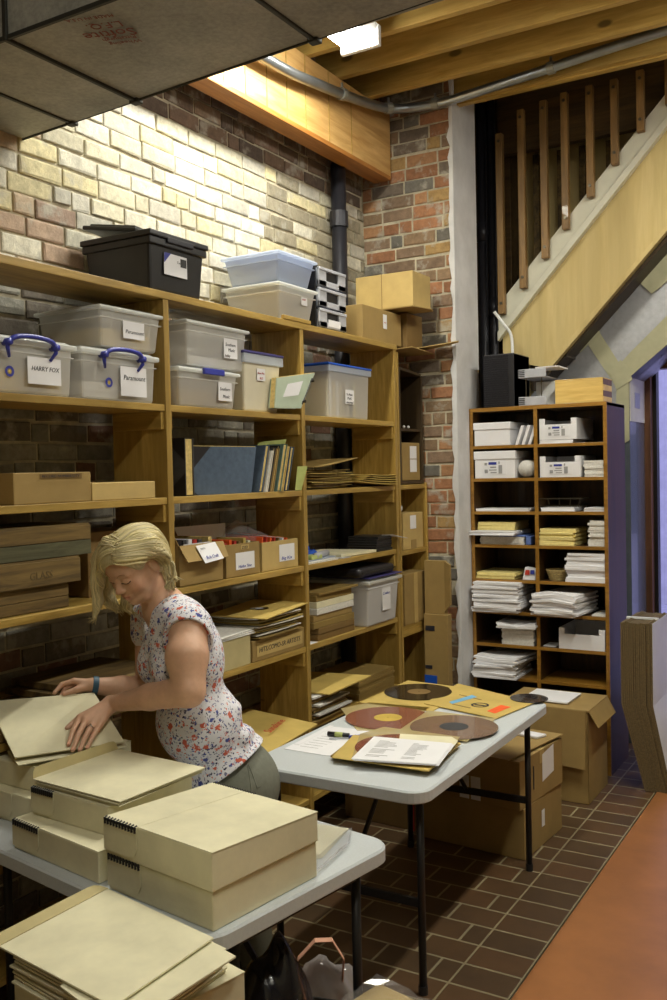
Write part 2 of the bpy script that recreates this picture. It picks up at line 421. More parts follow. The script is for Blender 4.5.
# floor: brick-shaped quarry tiles, a straight border course, then the orange boards
def tilemat(name, sx, sy, off, x0, y0):
    m, nt, b = _mat(name)
    tc = nt.nodes.new('ShaderNodeTexCoord'); mp = nt.nodes.new('ShaderNodeMapping')
    mp.inputs['Location'].default_value = (-x0, -y0, 0)
    nt.links.new(tc.outputs['Object'], mp.inputs['Vector'])
    br = nt.nodes.new('ShaderNodeTexBrick'); br.offset = off; br.squash = 1
    br.inputs['Scale'].default_value = 1; br.inputs['Brick Width'].default_value = sx; br.inputs['Row Height'].default_value = sy
    br.inputs['Mortar Size'].default_value = .006; br.inputs['Mortar Smooth'].default_value = .3
    br.inputs['Color1'].default_value = (*srgb(96, 70, 46), 1); br.inputs['Color2'].default_value = (*srgb(80, 62, 42), 1)
    br.inputs['Mortar'].default_value = (*srgb(146, 136, 108), 1)
    nt.links.new(mp.outputs[0], br.inputs['Vector'])
    n = _noise(nt, tc.outputs['Object'], 5, 6, .7)
    col = _mix(nt, .7, br.outputs['Color'], _ramp(nt, n, [(.3, (.7, .7, .7)), (.7, (1.25, 1.2, 1.1))]), 'MULTIPLY')
    nt.links.new(col, b.inputs['Base Color']); b.inputs['Roughness'].default_value = .45
    inv = nt.nodes.new('ShaderNodeMath'); inv.operation = 'SUBTRACT'; inv.inputs[0].default_value = 1
    nt.links.new(br.outputs['Fac'], inv.inputs[1]); _bump(nt, b, inv.outputs[0], .5, .004)
    return m
M['tiles'] = tilemat('quarry_tile_running_bond', .222, .145, .5, -1.346+.03, 5.006)
M['tiles_edge'] = tilemat('quarry_tile_border', .222, .145, 0, -1.343, 5.006)
struct('floor', MB().box(-3.1, -1.346, -1.4, 7.4, -.1, 0), 'tiles', origin=(0, 0, 0))
struct('floor', MB().box(-1.346, -1.120, -1.4, 7.4, -.1, 0), 'tiles_edge', origin=(0, 0, 0))
ob_ = struct('floor', MB().box(-1.112, 2.6, -1.4, 5.30, -.1, .006), 'orange', bevel=.004)
struct('floor', MB().box(-1.12, 2.6, 5.30, 7.4, -.1, 0), 'tiles', origin=(0, 0, 0))
struct('trim_1', MB().box(-1.122, 2.6, 5.295, 5.36, -.05, .012), 'jamb', bevel=.004)
# rest of the shell, outside the photograph
struct('wall_right', MB().box(2.6, 2.75, -1.4, 6.2, -.1, 4.3), 'wallpaint')
struct('wall_front', MB().box(-3.1, 2.75, -1.55, -1.4, -.1, 4.3), 'wallpaint')

# ceiling: deck and joists
ce = struct('ceiling', MB().box(-3.1, 2.75, -1.5, 7.4, 4.26, 4.34), 'decking')
for k in range(-15, 4):
    y = 4.302+.338*k
    build('joist', MB().box(-2.80, 2.6, y-.022, y+.022, 4.0, 4.26), 'joist', ce, bevel=.003)
build('header_board', MB().box(-2.25, 2.6, 6.04, 6.10, 3.88, 4.26), 'decking', ce)
build('header_board', MB().box(-2.8, 2.6, 5.335, 5.38, 3.99, 4.26), 'joist', ce)

bmt = thing('ceiling_beam', 'heavy laminated timber beam under the ceiling along the brick wall', 'beam', (-2.7, 3.2, 3.6))
build('beam', MB().box(-2.75, -2.65, 1.0, 5.245, 3.6, 4.0), 'beam', bmt, bevel=.004)
build('bottom_edge_board', MB().box(-2.765, -2.648, 1.0, 5.235, 3.585, 3.612), 'beam_orange', bmt, bevel=.003)
for k, y in enumerate((3.55, 3.72, 3.9, 4.08, 4.26, 4.5, 4.75)):
    build('strap', MB().box(-2.651, -2.6475, y, y+.006, 3.612, 4.0), 'joist', bmt)

# galvanised duct
def ductmat():
    m, nt, b = _mat('spangled_galvanised_duct'); v = _coord(nt)
    n = _noise(nt, v, 3.2, 6, .65); n2 = _noise(nt, v, 60, 4, .7)
    c = _ramp(nt, n, [(.3, srgb(140, 142, 136)), (.7, srgb(182, 182, 174))])
    c = _mix(nt, .4, c, _ramp(nt, n2, [(.35, (.5, .5, .5)), (.65, (1.2, 1.2, 1.2))]), 'MULTIPLY')
    nt.links.new(c, b.inputs['Base Color']); b.inputs['Metallic'].default_value = .25
    b.inputs['Roughness'].default_value = .5; _bump(nt, b, n, .12, .02); return m
M['duct'] = ductmat()
DZ = 3.10
dt = thing('air_duct', 'large grey galvanised sheet metal air duct running under the ceiling', 'air duct', (-1.5, 2.25, DZ))
ys = (1.945, 2.575)
yf = lambda x: 2.543-.066*(min(x, -.9)+2.87)
joints = [onZ(65, 119, DZ).x, onZ(130, 97, DZ).x, onZ(315, 39, DZ).x]
xs = [-2.862]+joints+[.2, 1.3, 2.58]
for i in range(len(xs)-1):
    e = .004*(i % 2)
    a, b_ = xs[i]+.002, xs[i+1]-.002
    build('duct_section', MB().add([(a, ys[0]-e, DZ-e), (b_, ys[0]-e, DZ-e), (b_, yf(b_)+e, DZ-e), (a, yf(a)+e, DZ-e), (a, ys[0]-e, DZ+.42), (b_, ys[0]-e, DZ+.42), (b_, yf(b_)+e, DZ+.42), (a, yf(a)+e, DZ+.42)], [(0, 3, 2, 1), (4, 5, 6, 7), (0, 1, 5, 4), (1, 2, 6, 5), (2, 3, 7, 6), (3, 0, 4, 7)]), 'duct', dt, bevel=.004)
for x in xs[1:-1]:
    build('joint_seam', MB().box(x-.008, x+.008, ys[0]-.010, yf(x)+.010, DZ-.010, DZ+.43), 'galv_dark', dt, bevel=.003)
    build('corner_clip', MB().box(x-.018, x+.018, yf(x)-.02, yf(x)+.014, DZ-.014, DZ+.015), 'galv_dark', dt, bevel=.004)
build('edge_seam', MB().box(-2.86, 2.58, ys[0]-.005, ys[0]+.005, DZ-.006, DZ+.007), 'galv_dark', dt)
build('edge_seam', MB().tube([(-2.86, yf(-2.86), DZ), (-.9, yf(-.9), DZ), (2.58, yf(-.9), DZ)], .006, 6), 'galv_dark', dt)
a, b_ = onZ(150, 25, DZ), onZ(96, 32, DZ)
R_ = (b_-a).normalized(); U_ = Vector((0, 0, -1)).cross(R_)
M['print_red'] = plain('faded_red_print', srgb(132, 62, 52), .7)
for (px_, py_, s, t) in ((133, 27, .062, 'Softite'), (120, 20.5, .045, 'L.F.Q.'), (140, 38.5, .026, 'Wheeling'), (135, 34.5, .026, 'Pittsburgh'), (112, 13.5, .022, 'MADE IN U.S.A.')):
    lettering('stencilled_print', t, s, onZ(px_, py_, DZ-.004), R_, U_, 'print_red', dt, True, .001)

# conduit bending round the corner under the joists
cp = [onX(150, 8, -2.60)]
path = [Vector((-2.59, 2.6, 3.80)), Vector((-2.59, 3.82, 3.80)), Vector((-2.59, 4.3, 3.84)), Vector((-2.585, 4.75, 3.90)), Vector((-2.56, 5.0, 3.935)), Vector((-2.50, 5.12, 3.955)), Vector((-2.38, 5.18, 3.965)), Vector((-2.2, 5.2, 3.972)), Vector((-1.7, 5.2, 4.01)), Vector((-1.0, 5.2, 4.066)), Vector((.8, 5.2, 4.17))]
def smoothpath(P, n=8):
    out = []
    for i in range(len(P)-1):
        p0, p1, p2, p3 = P[max(i-1, 0)], P[i], P[i+1], P[min(i+2, len(P)-1)]
        for k in range(n):
            t = k/n
            out.append(.5*((2*p1)+(-p0+p2)*t+(2*p0-5*p1+4*p2-p3)*t*t+(-p0+3*p1-3*p2+p3)*t**3))
    out.append(P[-1]); return out
cd = thing('electrical_conduit', 'silver metal conduit pipe bending round the corner below the joists', 'conduit', (-2.4, 5.1, 3.9))
build('pipe', MB().tube(smoothpath(path), .027, 14), 'conduit', cd, smooth=True)
for p, q in (((-2.59, 4.55, 3.873), (0, 1, .15)), ((-2.32, 5.19, 3.968), (1, .1, 0)), ((-1.62, 5.2, 4.016), (1, 0, .07)), ((-2.55, 5.03, 3.94), (.5, .8, .1))):
    p = Vector(p); q = Vector(q).normalized()
    build('pipe_clamp', MB().tube([p-q*.02, p+q*.02], .034, 14), 'galv', cd)
    build('clamp_screw', MB().tube([p+Vector((0, 0, .03)), p+Vector((0, 0, .06))], .008, 8), 'conduit', cd)

# pipes
s_ = thing('drain_pipe', 'dark iron pipe standing against the whitewashed brick wall', 'pipe', (-2.815, 4.85, 1.0))
build('pipe', MB().tube([(-2.80, 4.85, 0), (-2.80, 4.85, 4.0)], .045, 18), 'iron', s_, smooth=True)
build('pipe_collar', MB().tube([(-2.80, 4.85, 3.24), (-2.80, 4.85, 3.33)], .055, 18), 'iron', s_)
for i, (x, y, r, lab) in enumerate(((onY(484, 300, 5.93).x, 5.93, .034, 'dark vertical pipe nearest the plastered pillar edge'), (onY(493.5, 300, 5.93).x, 5.93, .028, 'dark vertical pipe between the pillar pipe and the balusters'))):
    t_ = thing('riser_pipe', lab, 'pipe', (x, y, 0))
    build('pipe', MB().tube([(x, y, 0), (x, y, 4.25)], r, 16), 'iron', t_, smooth=True)
    build('coupling', MB().tube([(x, y, 3.3-i*.5), (x, y, 3.42-i*.5)], r+.009, 16), 'iron', t_, smooth=True)
    build('hose_cable', MB().tube([(x+.04, y-.03, 2.2), (x+.038, y-.04, 3.0), (x+.042, y-.03, 3.6), (x+.04, y-.03, 4.1)], .004, 6), 'iron', t_)
solo('white_cable_pipe', 'thin white pipe rising behind the black letter tray', 'pipe', MB().tube(smoothpath([Vector((-2.05, 5.7, 2.17)), Vector((-2.05, 5.7, 2.4)), Vector((-2.055, 5.7, 2.62)), Vector((-2.09, 5.66, 2.70)), Vector((-2.14, 5.63, 2.78))]), .010, 8), 'enamel', smooth=True)

# fluorescent strip lights
def strip_light(x, y0, y1, z, lab, power, w=.22):
    t = thing('strip_light', lab, 'strip light', (x, (y0+y1)/2, z))
    build('housing', MB().frustum((x-w*.32, x+w*.32, y0, y1), (x-w/2, x+w/2, y0, y1), z-.01, z+.04), 'enamel', t, bevel=.004)
    for y in (y0, y1-.03): build('end_cap', MB().box(x-w/2, x+w/2, y, y+.03, z-.062, z+.042), 'enamel', t, bevel=.006)
    for dx in (-.055, .055):
        build('fluorescent_tube', MB().tube([(x+dx, y0+.03, z-.036), (x+dx, y1-.03, z-.036)], .022, 12), 'tube', t, smooth=True)
    la = bpy.data.lights.new('tube_light', 'AREA'); la.shape = 'RECTANGLE'; la.size = w*.55; la.size_y = (y1-y0)*.95
    la.energy = power; la.color = (1, .965, .81)
    lo = bpy.data.objects.new('tube_light', la); COL.objects.link(lo); lo.parent = t
    lo.location = XF[t.name].inverted() @ Vector((x, (y0+y1)/2, z-.062))
strip_light(-2.27, 2.95, 4.20, 3.955, 'lit fluorescent strip light beside the duct near the timber beam', P_A)
strip_light(-.25, 2.75, 4.0, 3.95, 'fluorescent strip light over the middle of the room, far one', P_B)
strip_light(-.25, 4.3, 5.4, 3.95, 'added unseen fluorescent strip light over the orange boards near the staircase', P_D)  # out-of-view fixture added to the row to brighten stairs and cabinet
strip_light(-.25, -.2, 1.05, 3.95, 'fluorescent strip light over the middle of the room behind the duct', P_C)

# ------------------------------------------------------------------ staircase
SY = 5.9
st = thing('staircase', 'enclosed wooden staircase with pale plywood side and brown balusters', 'staircase', (-1.2, SY, 2.4))
def poly_y(pix, Y, th, ex=None): return [onY(x, y, Y) for x, y in pix]
sl = onY(667, 97, SY)-onY(497, 306, SY)
def ext(p, k):
    d = sl.normalized(); return p+d*k
ul, ur = onY(497, 306, SY), onY(657, 101, SY); ll, lr = onY(499, 337, SY), onY(667, 116, SY)
build('stringer', MB().plate([ll, ext(lr, .9), ext(ur, 1.0), ul], .05, nrm=(0, 1, 0)), 'whitepaint', st, bevel=.004)
e0, e1 = onY(499, 337, SY), onY(667, 117, SY)
build('stringer_ledge', MB().plate([e0+Vector((0, -.03, -.03)), ext(e1, .9)+Vector((0, -.03, -.03)), ext(e1, .9)+Vector((0, -.03, .03)), e0+Vector((0, -.03, .03))], .05, nrm=(0, 1, 0)), 'whitepaint', st, bevel=.003)
pts = [onY(503, 335, SY+.02), onY(503, 353, SY+.02), onY(512, 361, SY+.02), onY(546, 368, SY+.02), ext(onY(667, 226, SY+.02), .8), ext(onY(667, 116, SY+.02), .8)]
build('side_panel', MB().plate(pts, .02, nrm=(0, 1, 0)), 'plywood', st)
build('panel_lower_edge', MB().plate([onY(546, 366, SY), ext(onY(667, 223, SY), .8), ext(onY(667, 228, SY), .8), onY(548, 371, SY)], .06, nrm=(0, 1, 0)), 'plywood', st)
bal = [(497.5, 140, 502.5, 314), (519, 116, 524, 288), (541, 107, 546.5, 258), (563, 99, 566, 229), (588, 92, 591, 197), (612, 86, 616, 164), (638, 77, 642, 131)]
dx = onY(642, 131, SY).x-onY(616, 164, SY).x
for (a, b, c, d) in bal:
    T_ = onY(a, b, SY-.04); B_ = onY(c, d, SY-.04); x = (T_.x+B_.x)/2
    bo = build('baluster', MB().box(x-.0225, x+.0225, SY-.045, SY-.002, B_.z, T_.z+.04), 'stair_oak', st, bevel=.004)
    for zz in (B_.z+.07, T_.z): build('bolt', MB().disc((0, 0, 0), .0, .010, 0, .006, 10), 'steel', bo, world=False)
    for o_ in bo.children: pass
for bo in [o for o in st.children if o.name.startswith('baluster')]:
    vs = [v.co for v in bo.data.vertices]; x = sum(v.x for v in vs)/len(vs); z0 = min(v.z for v in vs); z1 = max(v.z for v in vs); y0 = min(v.y for v in vs)
    for k_, o_ in enumerate(bo.children):
        o_.matrix_parent_inverse = Matrix.Identity(4)
        o_.rotation_euler = (PI/2, 0, 0); o_.location = (x, y0+.001, (z0+.07) if k_ == 0 else (z1-.05))
for k in (1, 2, 3, 4):
    x = onY(642, 131, SY-.04).x+dx*k; build('baluster', MB().box(x-.0225, x+.0225, SY-.045, SY-.002, 3.74+.166*k*1.1, 4.26), 'stair_oak', st)
tread = MB(); d_ = sl.normalized()
x0 = -2.02; z0 = 2.50
for k in range(9):
    tread.box(x0+k*.19, x0+k*.19+.24, SY+.05, 6.41, z0+k*.21, z0+k*.21+.04)
    tread.box(x0+k*.19, x0+k*.19+.02, SY+.05, 6.41, z0+k*.21-.2, z0+k*.21)
build('treads', tread, 'darkwood', st)
sA, sB = onY(548, 376, SY+.05), ext(onY(667, 242, SY+.05), .8)
build('soffit_board', MB().plate([sA, sB, (sB.x, 6.14, sB.z), (sA.x, 6.14, sA.z)], .02, nrm=(-.6, 0, .7)), 'darkwood', st)
J0x = onY(629, 378, 6.15).x
wbk = struct('wall_back', MB().box(-2.6, 2.6, 6.42, 6.6, 2.6, 4.3).box(-2.6, J0x-.08, 6.42, 6.6, -.1, 2.6), 'plywood')
struct('wall_back', MB().box(-3.1, -2.2, 6.13, 6.42, -.1, 4.3), 'decking')
for x in (-2.1, -1.93, -1.78, -1.6, -1.43, -1.25, -1.08): build('shadow_strip', MB().box(x-.02, x+.02, 6.36, 6.42, 2.65, 3.95), 'crate', wbk)  # dark strips stand for the balusters' shadows on the plywood

# foil-faced wall under the stairs with the chamfered doorway
FY = 6.15
wf = [onY(560, 362, FY), onY(597, 328, FY), onY(667, 255, FY)]
U1, U2, U3 = onY(577, 347, FY), onY(597, 328, FY), onY(667, 255, FY)
J = onY(629, 378, FY); C2 = onY(667, 345, FY)
up = (U3-U2).normalized(); ch = (C2-J).normalized()
U4 = U3+up*.9; C3 = C2+ch*.45; UL = onY(545, 378, FY)
poly = [Vector((-2.25, FY, 0)), Vector((J.x-.06, FY, 0)), Vector((J.x-.06, FY, J.z-.004)), J, C3, Vector((C3.x+.4, FY, C3.z)), U4, U2, UL, Vector((-2.25, FY, UL.z-.3))]
wu = struct('wall_back', MB().plate([(p.x, FY, p.z) for p in poly], .18, nrm=(0, 1, 0)), 'foil')
BO = [.004]
def band(pix, name='mastic_tape_band'):
    P = [onY(x, y, FY) for x, y in pix]; BO[0] += .0022
    build(name, MB().plate([(p.x, FY-BO[0], p.z) for p in P], .002, nrm=(0, 1, 0)), 'tape_tan', wu)
band([(597, 328), (585, 340), (617, 388), (629, 378)])
e_ = (C3-J); q_ = lambda x, y: (x, y)
band([(617, 388), (629, 378), (667, 345), (700, 316), (700, 288), (667, 316), (629, 354), (622, 362)])
band([(617, 380), (629, 380), (630, 440), (621, 446), (616, 430)])
band([(640, 283), (652, 294), (660, 288), (690, 262), (690, 225), (667, 250)])
band([(610, 372), (617, 390), (633, 380), (630, 370), (621, 360)])
band([(577, 349), (597, 328), (601, 333), (581, 353)])
DOORW = .95
x_r = J.x+DOORW
struct('wall_back', MB().box(x_r, 2.6, FY, FY+.18, 0, 3.4).plate([(C3.x, FY, C3.z), (x_r, FY, C3.z), (x_r, FY, 3.4), (C3.x+.2, FY, 3.2)], .18, nrm=(0, 1, 0)), 'wallpaint')
# reveal: side lined with grey sheeting, sloping soffit, frame at the back of the opening
rv = struct('trim_2', MB().box(J.x-.06, J.x+.002, FY-.001, 6.56, 0, J.z-.002), 'bluegrey')
build('tape_patch', MB().box(J.x+.001, J.x+.008, FY+.12, FY+.26, 2.17, 2.27), 'foil', rv)
build('cream_lining', MB().box(J.x+.001, J.x+.006, FY+.0, FY+.42, 2.08, J.z+.02), 'whitepaint', rv)
struct('trim_3', MB().plate([J, C3, C3+Vector((0, .45, 0)), J+Vector((0, .45, 0))], .02, nrm=(-ch.z, 0, ch.x)), 'foil')
fr = thing('door_frame', 'brown wooden door frame standing in the bright doorway', 'door frame', (J.x, 6.6, 0))
build('jamb', MB().box(J.x-.05, J.x+.045, 6.56, 6.66, 0, 2.6), 'jamb', fr, bevel=.006)
build('jamb', MB().box(x_r-.04, x_r+.05, 6.56, 6.66, 0, 2.6), 'jamb', fr, bevel=.006)
build('lintel', MB().box(J.x-.05, x_r+.05, 6.56, 6.66, 2.44, 2.56), 'jamb', fr, bevel=.006)
build('stop_strip', MB().box(J.x+.045, J.x+.07, 6.62, 6.70, 0, 2.44), 'blackmetal', fr)
# outdoors
struct('floor', MB().box(-4, 6, 7.4, 16, -.12, -.02), 'sidewalk')
hs = struct('wall_outside', MB().box(-5, 8, 12.6, 12.9, -.1, 4.6), 'plaster')
build('window_opening', MB().box(-.6, .6, 12.57, 12.62, .9, 2.2), 'bluegrey', hs)
# ------------------------------------------------------------------ shelving along the brick wall
FX, BX = -2.45, -2.745
shelf_z = [2.52, 2.078, 1.712, 1.345, .95, .56, .20]
ups = [1.02, 1.90, 2.868, 3.858, 4.850]
su = thing('shelving_unit', 'tall varnished pine shelving unit along the whitewashed brick wall', 'shelving', (-2.64, 3, 0))
for i, z in enumerate(shelf_z):
    if i == 0: build('shelf', MB().box(BX+.01, FX+.004, .98, 4.872, z-.03, z), 'pineY', su, bevel=.003)
    else:
        for j in range(4):
            dz = RNG.uniform(-.003, .003)
            build('shelf', MB().box(BX+.01, FX-.006, ups[j]+.016, ups[j+1]-.016, z-.027+dz*0, z), 'pineY', su, bevel=.002)
for y in ups:
    build('upright', MB().box(BX+.01, FX, y-.016, y+.016, 0, 2.49), 'pineZ', su, bevel=.002)
for i, z in enumerate(shelf_z[1:], 1):
    for y in ups[1:]:
        for s_ in ((-1, 1) if y < 4.8 else (-1,)):
            if y < 2: continue
            ya, yb = (y+.016, y+.034) if s_ > 0 else (y-.034, y-.016)
            build('cleat', MB().box(BX+.03, FX-.012, ya, yb, z-.097, z-.027), 'pineX', su, bevel=.002)
# narrow unit in the corner
nu = thing('narrow_shelving_unit', 'narrow pine shelving unit squeezed between the long shelves and the brick pillar', 'shelving', (-2.62, 5.07, 0))
for z in (1.712, 1.327, .885, .37): build('shelf', MB().box(BX+.01, FX-.004, 4.893, 5.232, z-.027, z), 'pineY', nu, bevel=.002)
build('crosspiece', MB().box(FX-.03, FX-.004, 4.893, 5.232, .82, .858), 'pineY', nu, bevel=.003)
for y, h in ((4.881, 2.48), (5.243, 1.72)): build('upright', MB().box(BX+.01, FX+.002, y-.010, y+.010, 0, h), 'pineZ', nu, bevel=.002)
bk = thing('dark_bookcase', 'small empty dark wooden bookcase standing in the corner above the narrow shelves', 'bookcase', (-2.6, 5.08, 1.715))
for a in ((BX+.02, -2.46, 4.915, 4.935, 1.715, 2.40), (BX+.02, -2.46, 5.215, 5.235, 1.715, 2.37)): build('side', MB().box(*a), 'darkwood', bk, bevel=.002)
build('back', MB().box(BX+.02, BX+.03, 4.935, 5.215, 1.715, 2.39), 'darkwood', bk)
build('shelf', MB().box(BX+.03, -2.47, 4.935, 5.215, 2.03, 2.045), 'darkwood', bk); build('shelf', MB().box(BX+.03, -2.46, 4.935, 5.215, 1.717, 1.735), 'darkwood', bk)
build('top', MB().plate([(BX+.02, 4.935, 2.385), (-2.46, 4.935, 2.385), (-2.46, 5.215, 2.365), (BX+.02, 5.215, 2.365)], .015, nrm=(0, 0, 1)), 'darkwood', bk)
for y in (5.0, 5.06): build('shelf_pin', MB().sphere((-2.475, y, 2.055), .009, 8), 'enamel', bk)

# ------------------------------------------------------------------ makers (local frame: base centre, +x faces the room, -y faces the camera end)
def carton(label, loc, size, rot=0, mat='card', open_=False, flaps=None, tape=None, tags_=(), cat='cardboard box', group=None, name='cardboard_box', stains=()):
    sx, sy, h = size; t = thing(name, label, cat, loc, rot, group); th = .004
    x, y = sx/2, sy/2
    if open_:
        b = MB(); b.box(-x, x, -y, y, 0, th)
        b.box(-x, -x+th, -y, y, 0, h).box(x-th, x, -y, y, 0, h).box(-x, x, -y, -y+th, 0, h).box(-x, x, y-th, y, 0, h)
        build('carton', b, mat, t, False, bevel=.0015)
    else:
        build('carton', MB().box(-x, x, -y, y, 0, h), mat, t, False, bevel=.003)
        if tape: 
            m_ = MB()
            if tape == 'y': m_.box(-.025, .025, -y-.0012, y+.0012, h*.72, h+.0012)
            else: m_.box(-x-.0012, x+.0012, -.025, .025, h*.72, h+.0012)
            build('packing_tape', m_, 'card_light', t, False)
    for f in (flaps or ()):
        side, ln, ang = f            # ang: 0 level outwards, 90 straight up, -70 hanging
        a = math.radians(ang); c, s = math.cos(a)*ln, math.sin(a)*ln
        if side == 'x': P = [(x, -y, h), (x+c, -y+.01, h+s), (x+c, y-.01, h+s), (x, y, h)]
        elif side == '-x': P = [(-x, y, h), (-x-c, y-.01, h+s), (-x-c, -y+.01, h+s), (-x, -y, h)]
        elif side == '-y': P = [(-x, -y, h), (-x+.01, -y-c, h+s), (x-.01, -y-c, h+s), (x, -y, h)]
        else: P = [(x, y, h), (x-.01, y+c, h+s), (-x+.01, y+c, h+s), (-x, y, h)]
        build('flap', MB().plate(P, .004), mat, t, False)
    for g in tags_: patch(t, size, *g)
    return t
def patch(t, size, face, u0, u1, v0, v1, mat='paper', lines=(), name='paper_label', off=.0015, skew=0):
    """a stuck-on label on a side face; u from the left as one looks at it, v from the bottom"""
    sx, sy, h = size
    if face == 'x': o, R_, U_ = Vector((sx/2+off, -sy/2, 0)), Vector((0, 1, 0)), Vector((0, 0, 1))
    elif face == '-y': o, R_, U_ = Vector((-sx/2, -sy/2-off, 0)), Vector((1, 0, 0)), Vector((0, 0, 1))
    else: o, R_, U_ = Vector((-sx/2, -sy/2, h+off)), Vector((1, 0, 0)), Vector((0, 1, 0))
    N_ = R_.cross(U_); k = Vector(U_)*skew
    P = [o+R_*u0+U_*v0, o+R_*u1+U_*v0+k, o+R_*u1+U_*v1+k, o+R_*u0+U_*v1]
    lb = build(name, MB().plate(P, .0008, nrm=N_), mat, t, False)
    for (txt, fu, fv, fs, mt, *rest) in lines:
        w_, hh = (u1-u0), (v1-v0)
        lettering('writing', txt, hh*fs, P[0]+R_*(w_*fu)+U_*(hh*fv)+N_*.0008, R_+U_*(skew/w_), U_, mt, lb, False, .0005, width=(rest[0]*w_ if rest else None), slant=.2 if mt != 'inkgrey' else 0)
    return lb
HW = lambda txt, v=.3, s=.38, w_=.78, mt='inkblk': [(txt, .1, v, s, mt, w_)]
def bin_(label, loc, size, lid='bin_lid', mat='bin_clear', rot=0, taper=.02, lidh=.022, handle=False, latch=None, tags_=(), group=None, ribs=True, name='storage_bin', lip=True, cat='storage box', lidlip=.008):
    sx, sy, h = size; t = thing(name, label, cat, loc, rot, group); x, y = sx/2, sy/2; hb = h-lidh*.7; w_ = .003
    b = MB(); T = taper
    def shell(bx, by, tx, ty, z0, z1, flip=False):
        vs = [(-bx, -by, z0), (bx, -by, z0), (bx, by, z0), (-bx, by, z0), (-tx, -ty, z1), (tx, -ty, z1), (tx, ty, z1), (-tx, ty, z1)]
        fs = [(0, 1, 5, 4), (1, 2, 6, 5), (2, 3, 7, 6), (3, 0, 4, 7), (3, 2, 1, 0)]
        if flip: fs = [f[::-1] for f in fs]
        b.add(vs, fs)
    shell(x-T, y-T, x-.004, y-.004, 0, hb)
    build('tub', b, mat, t, False, bevel=.010, seg=2)
    if ribs:
        r = MB()
        for s_ in (-1, 1):
            for yy in (-.62, .62): r.add([(x-.010-T*.6, yy*y-.004, .01), (x-.010-T*.6, yy*y+.004, .01), (x-.001, yy*y+.004, hb-.01), (x-.001, yy*y-.004, hb-.01)], [(0, 1, 2, 3)])
        r.box(-x+.003, x-.002, -y+.001, y-.001, hb-.035, hb-.031)
        build('rim_rib', r, mat, t, False)
    l = MB(); L = lidlip
    l.box(-x-L, x+L, -y-L, y+L, h-lidh, h-lidh*.35); l.frustum((-x+.005, x-.005, -y+.005, y-.005), (-x+.02, x-.02, -y+.02, y-.02), h-lidh*.35, h)
    build('lid', l, lid, t, False, bevel=.005)
    if handle:
        hy = min(y*.62, .10); zz = h-.016; X_ = x+.018
        pts = smoothpath([Vector((X_, -hy, zz-.012)), Vector((X_+.006, -hy*.72, zz+.006)), Vector((X_+.008, 0, zz+.013)), Vector((X_+.006, hy*.72, zz+.006)), Vector((X_, hy, zz-.012))], 6)
        hd = MB().tube(pts, .0085, 8)
        for s_ in (-1, 1):
            hd.tube([(X_, s_*hy, zz-.008), (X_-.002, s_*hy*1.02, zz-.03), (x+.004, s_*hy*.86, zz-.058)], [.007, .007, .005], 8)
            hd.tube([(x-.004, s_*hy, zz-.012), (X_+.01, s_*hy, zz-.012)], .012, 10)
        build('clip_handle', hd, 'bluehandle', t, False, smooth=True)
    if latch: build('latch', MB().box(x+.006, x+.02, *latch, h-.028, h-.002), 'bluehandle', t, False, bevel=.004)
    for g in tags_: patch(t, size, *g)
    return t
def inner_papers(label, loc, size, mat='sleeve_d', n=7, vertical=False, group=None, cat='papers', name='paper_bundle'):
    sx, sy, h = size; x, y = sx/2, sy/2; b = MB()
    for k in range(n):
        j = RNG.uniform(-.008, .008)
        if vertical:
            y0 = -y+sy*k/n; b.box(-x+j*.3, x-abs(j), y0, y0+sy/n*.9, 0, h-abs(j)*2)
        else:
            z0 = h*k/n; b.box(-x+abs(j), x+j*.5-.008, -y+abs(j), y-abs(j), z0, z0+h/n*.92)
    b.box(-x*.9, x*.9, -y*.9, y*.9, 0, h*.93)
    o = build(name, b, mat, None, False, origin=(0, 0, 0)); o.location = loc; return tag(o, label, cat, group)
def reamstack(label, loc, size, mat='paper', n=14, jit=.006, rot=0, curl=0, group=None, name='paper_stack', droop=0):
    """a stack of loose sheets as one wavy-edged block"""
    sx, sy, h = size; x, y = sx/2, sy/2; b = MB(); m = 8
    rings = []
    def ring(ox, oy, z, k=1, a=0):
        out = []
        per = [(-x, -y), (0, -y), (x, -y), (x, 0), (x, y), (0, y), (-x, y), (-x, 0)]
        for (px_, py_) in per:
            X_, Y_ = px_*k, py_*k; X_, Y_ = X_*math.cos(a)-Y_*math.sin(a), X_*math.sin(a)+Y_*math.cos(a)
            zc = z+curl*((px_/x)**2 if x else 0)*(z/h)+droop*(py_/y)*(z/h)
            out.append((X_+ox, Y_+oy, zc))
        return out
    ox = oy = 0
    for k in range(n):
        ox, oy = RNG.uniform(-jit, jit), RNG.uniform(-jit, jit); a = RNG.uniform(-jit, jit)*5
        z0, z1 = h*k/n, h*(k+1)/n
        rings.append(ring(ox, oy, z0, 1, a)); rings.append(ring(ox, oy, z1-.0006, 1, a))
    vs = [v for r_ in rings for v in r_]; fs = [tuple(reversed(range(8)))]
    for i in range(len(rings)-1):
        for k in range(8): fs.append((i*8+k, i*8+(k+1) % 8, (i+1)*8+(k+1) % 8, (i+1)*8+k))
    l = (len(rings)-1)*8; fs.append(tuple(l+k for k in range(8)))
    b.add(vs, fs); o = build(name, b, mat, None, False, origin=(0, 0, 0)); o.location = loc; o.rotation_euler.z = rot
    return tag(o, label, 'paper stack', group)
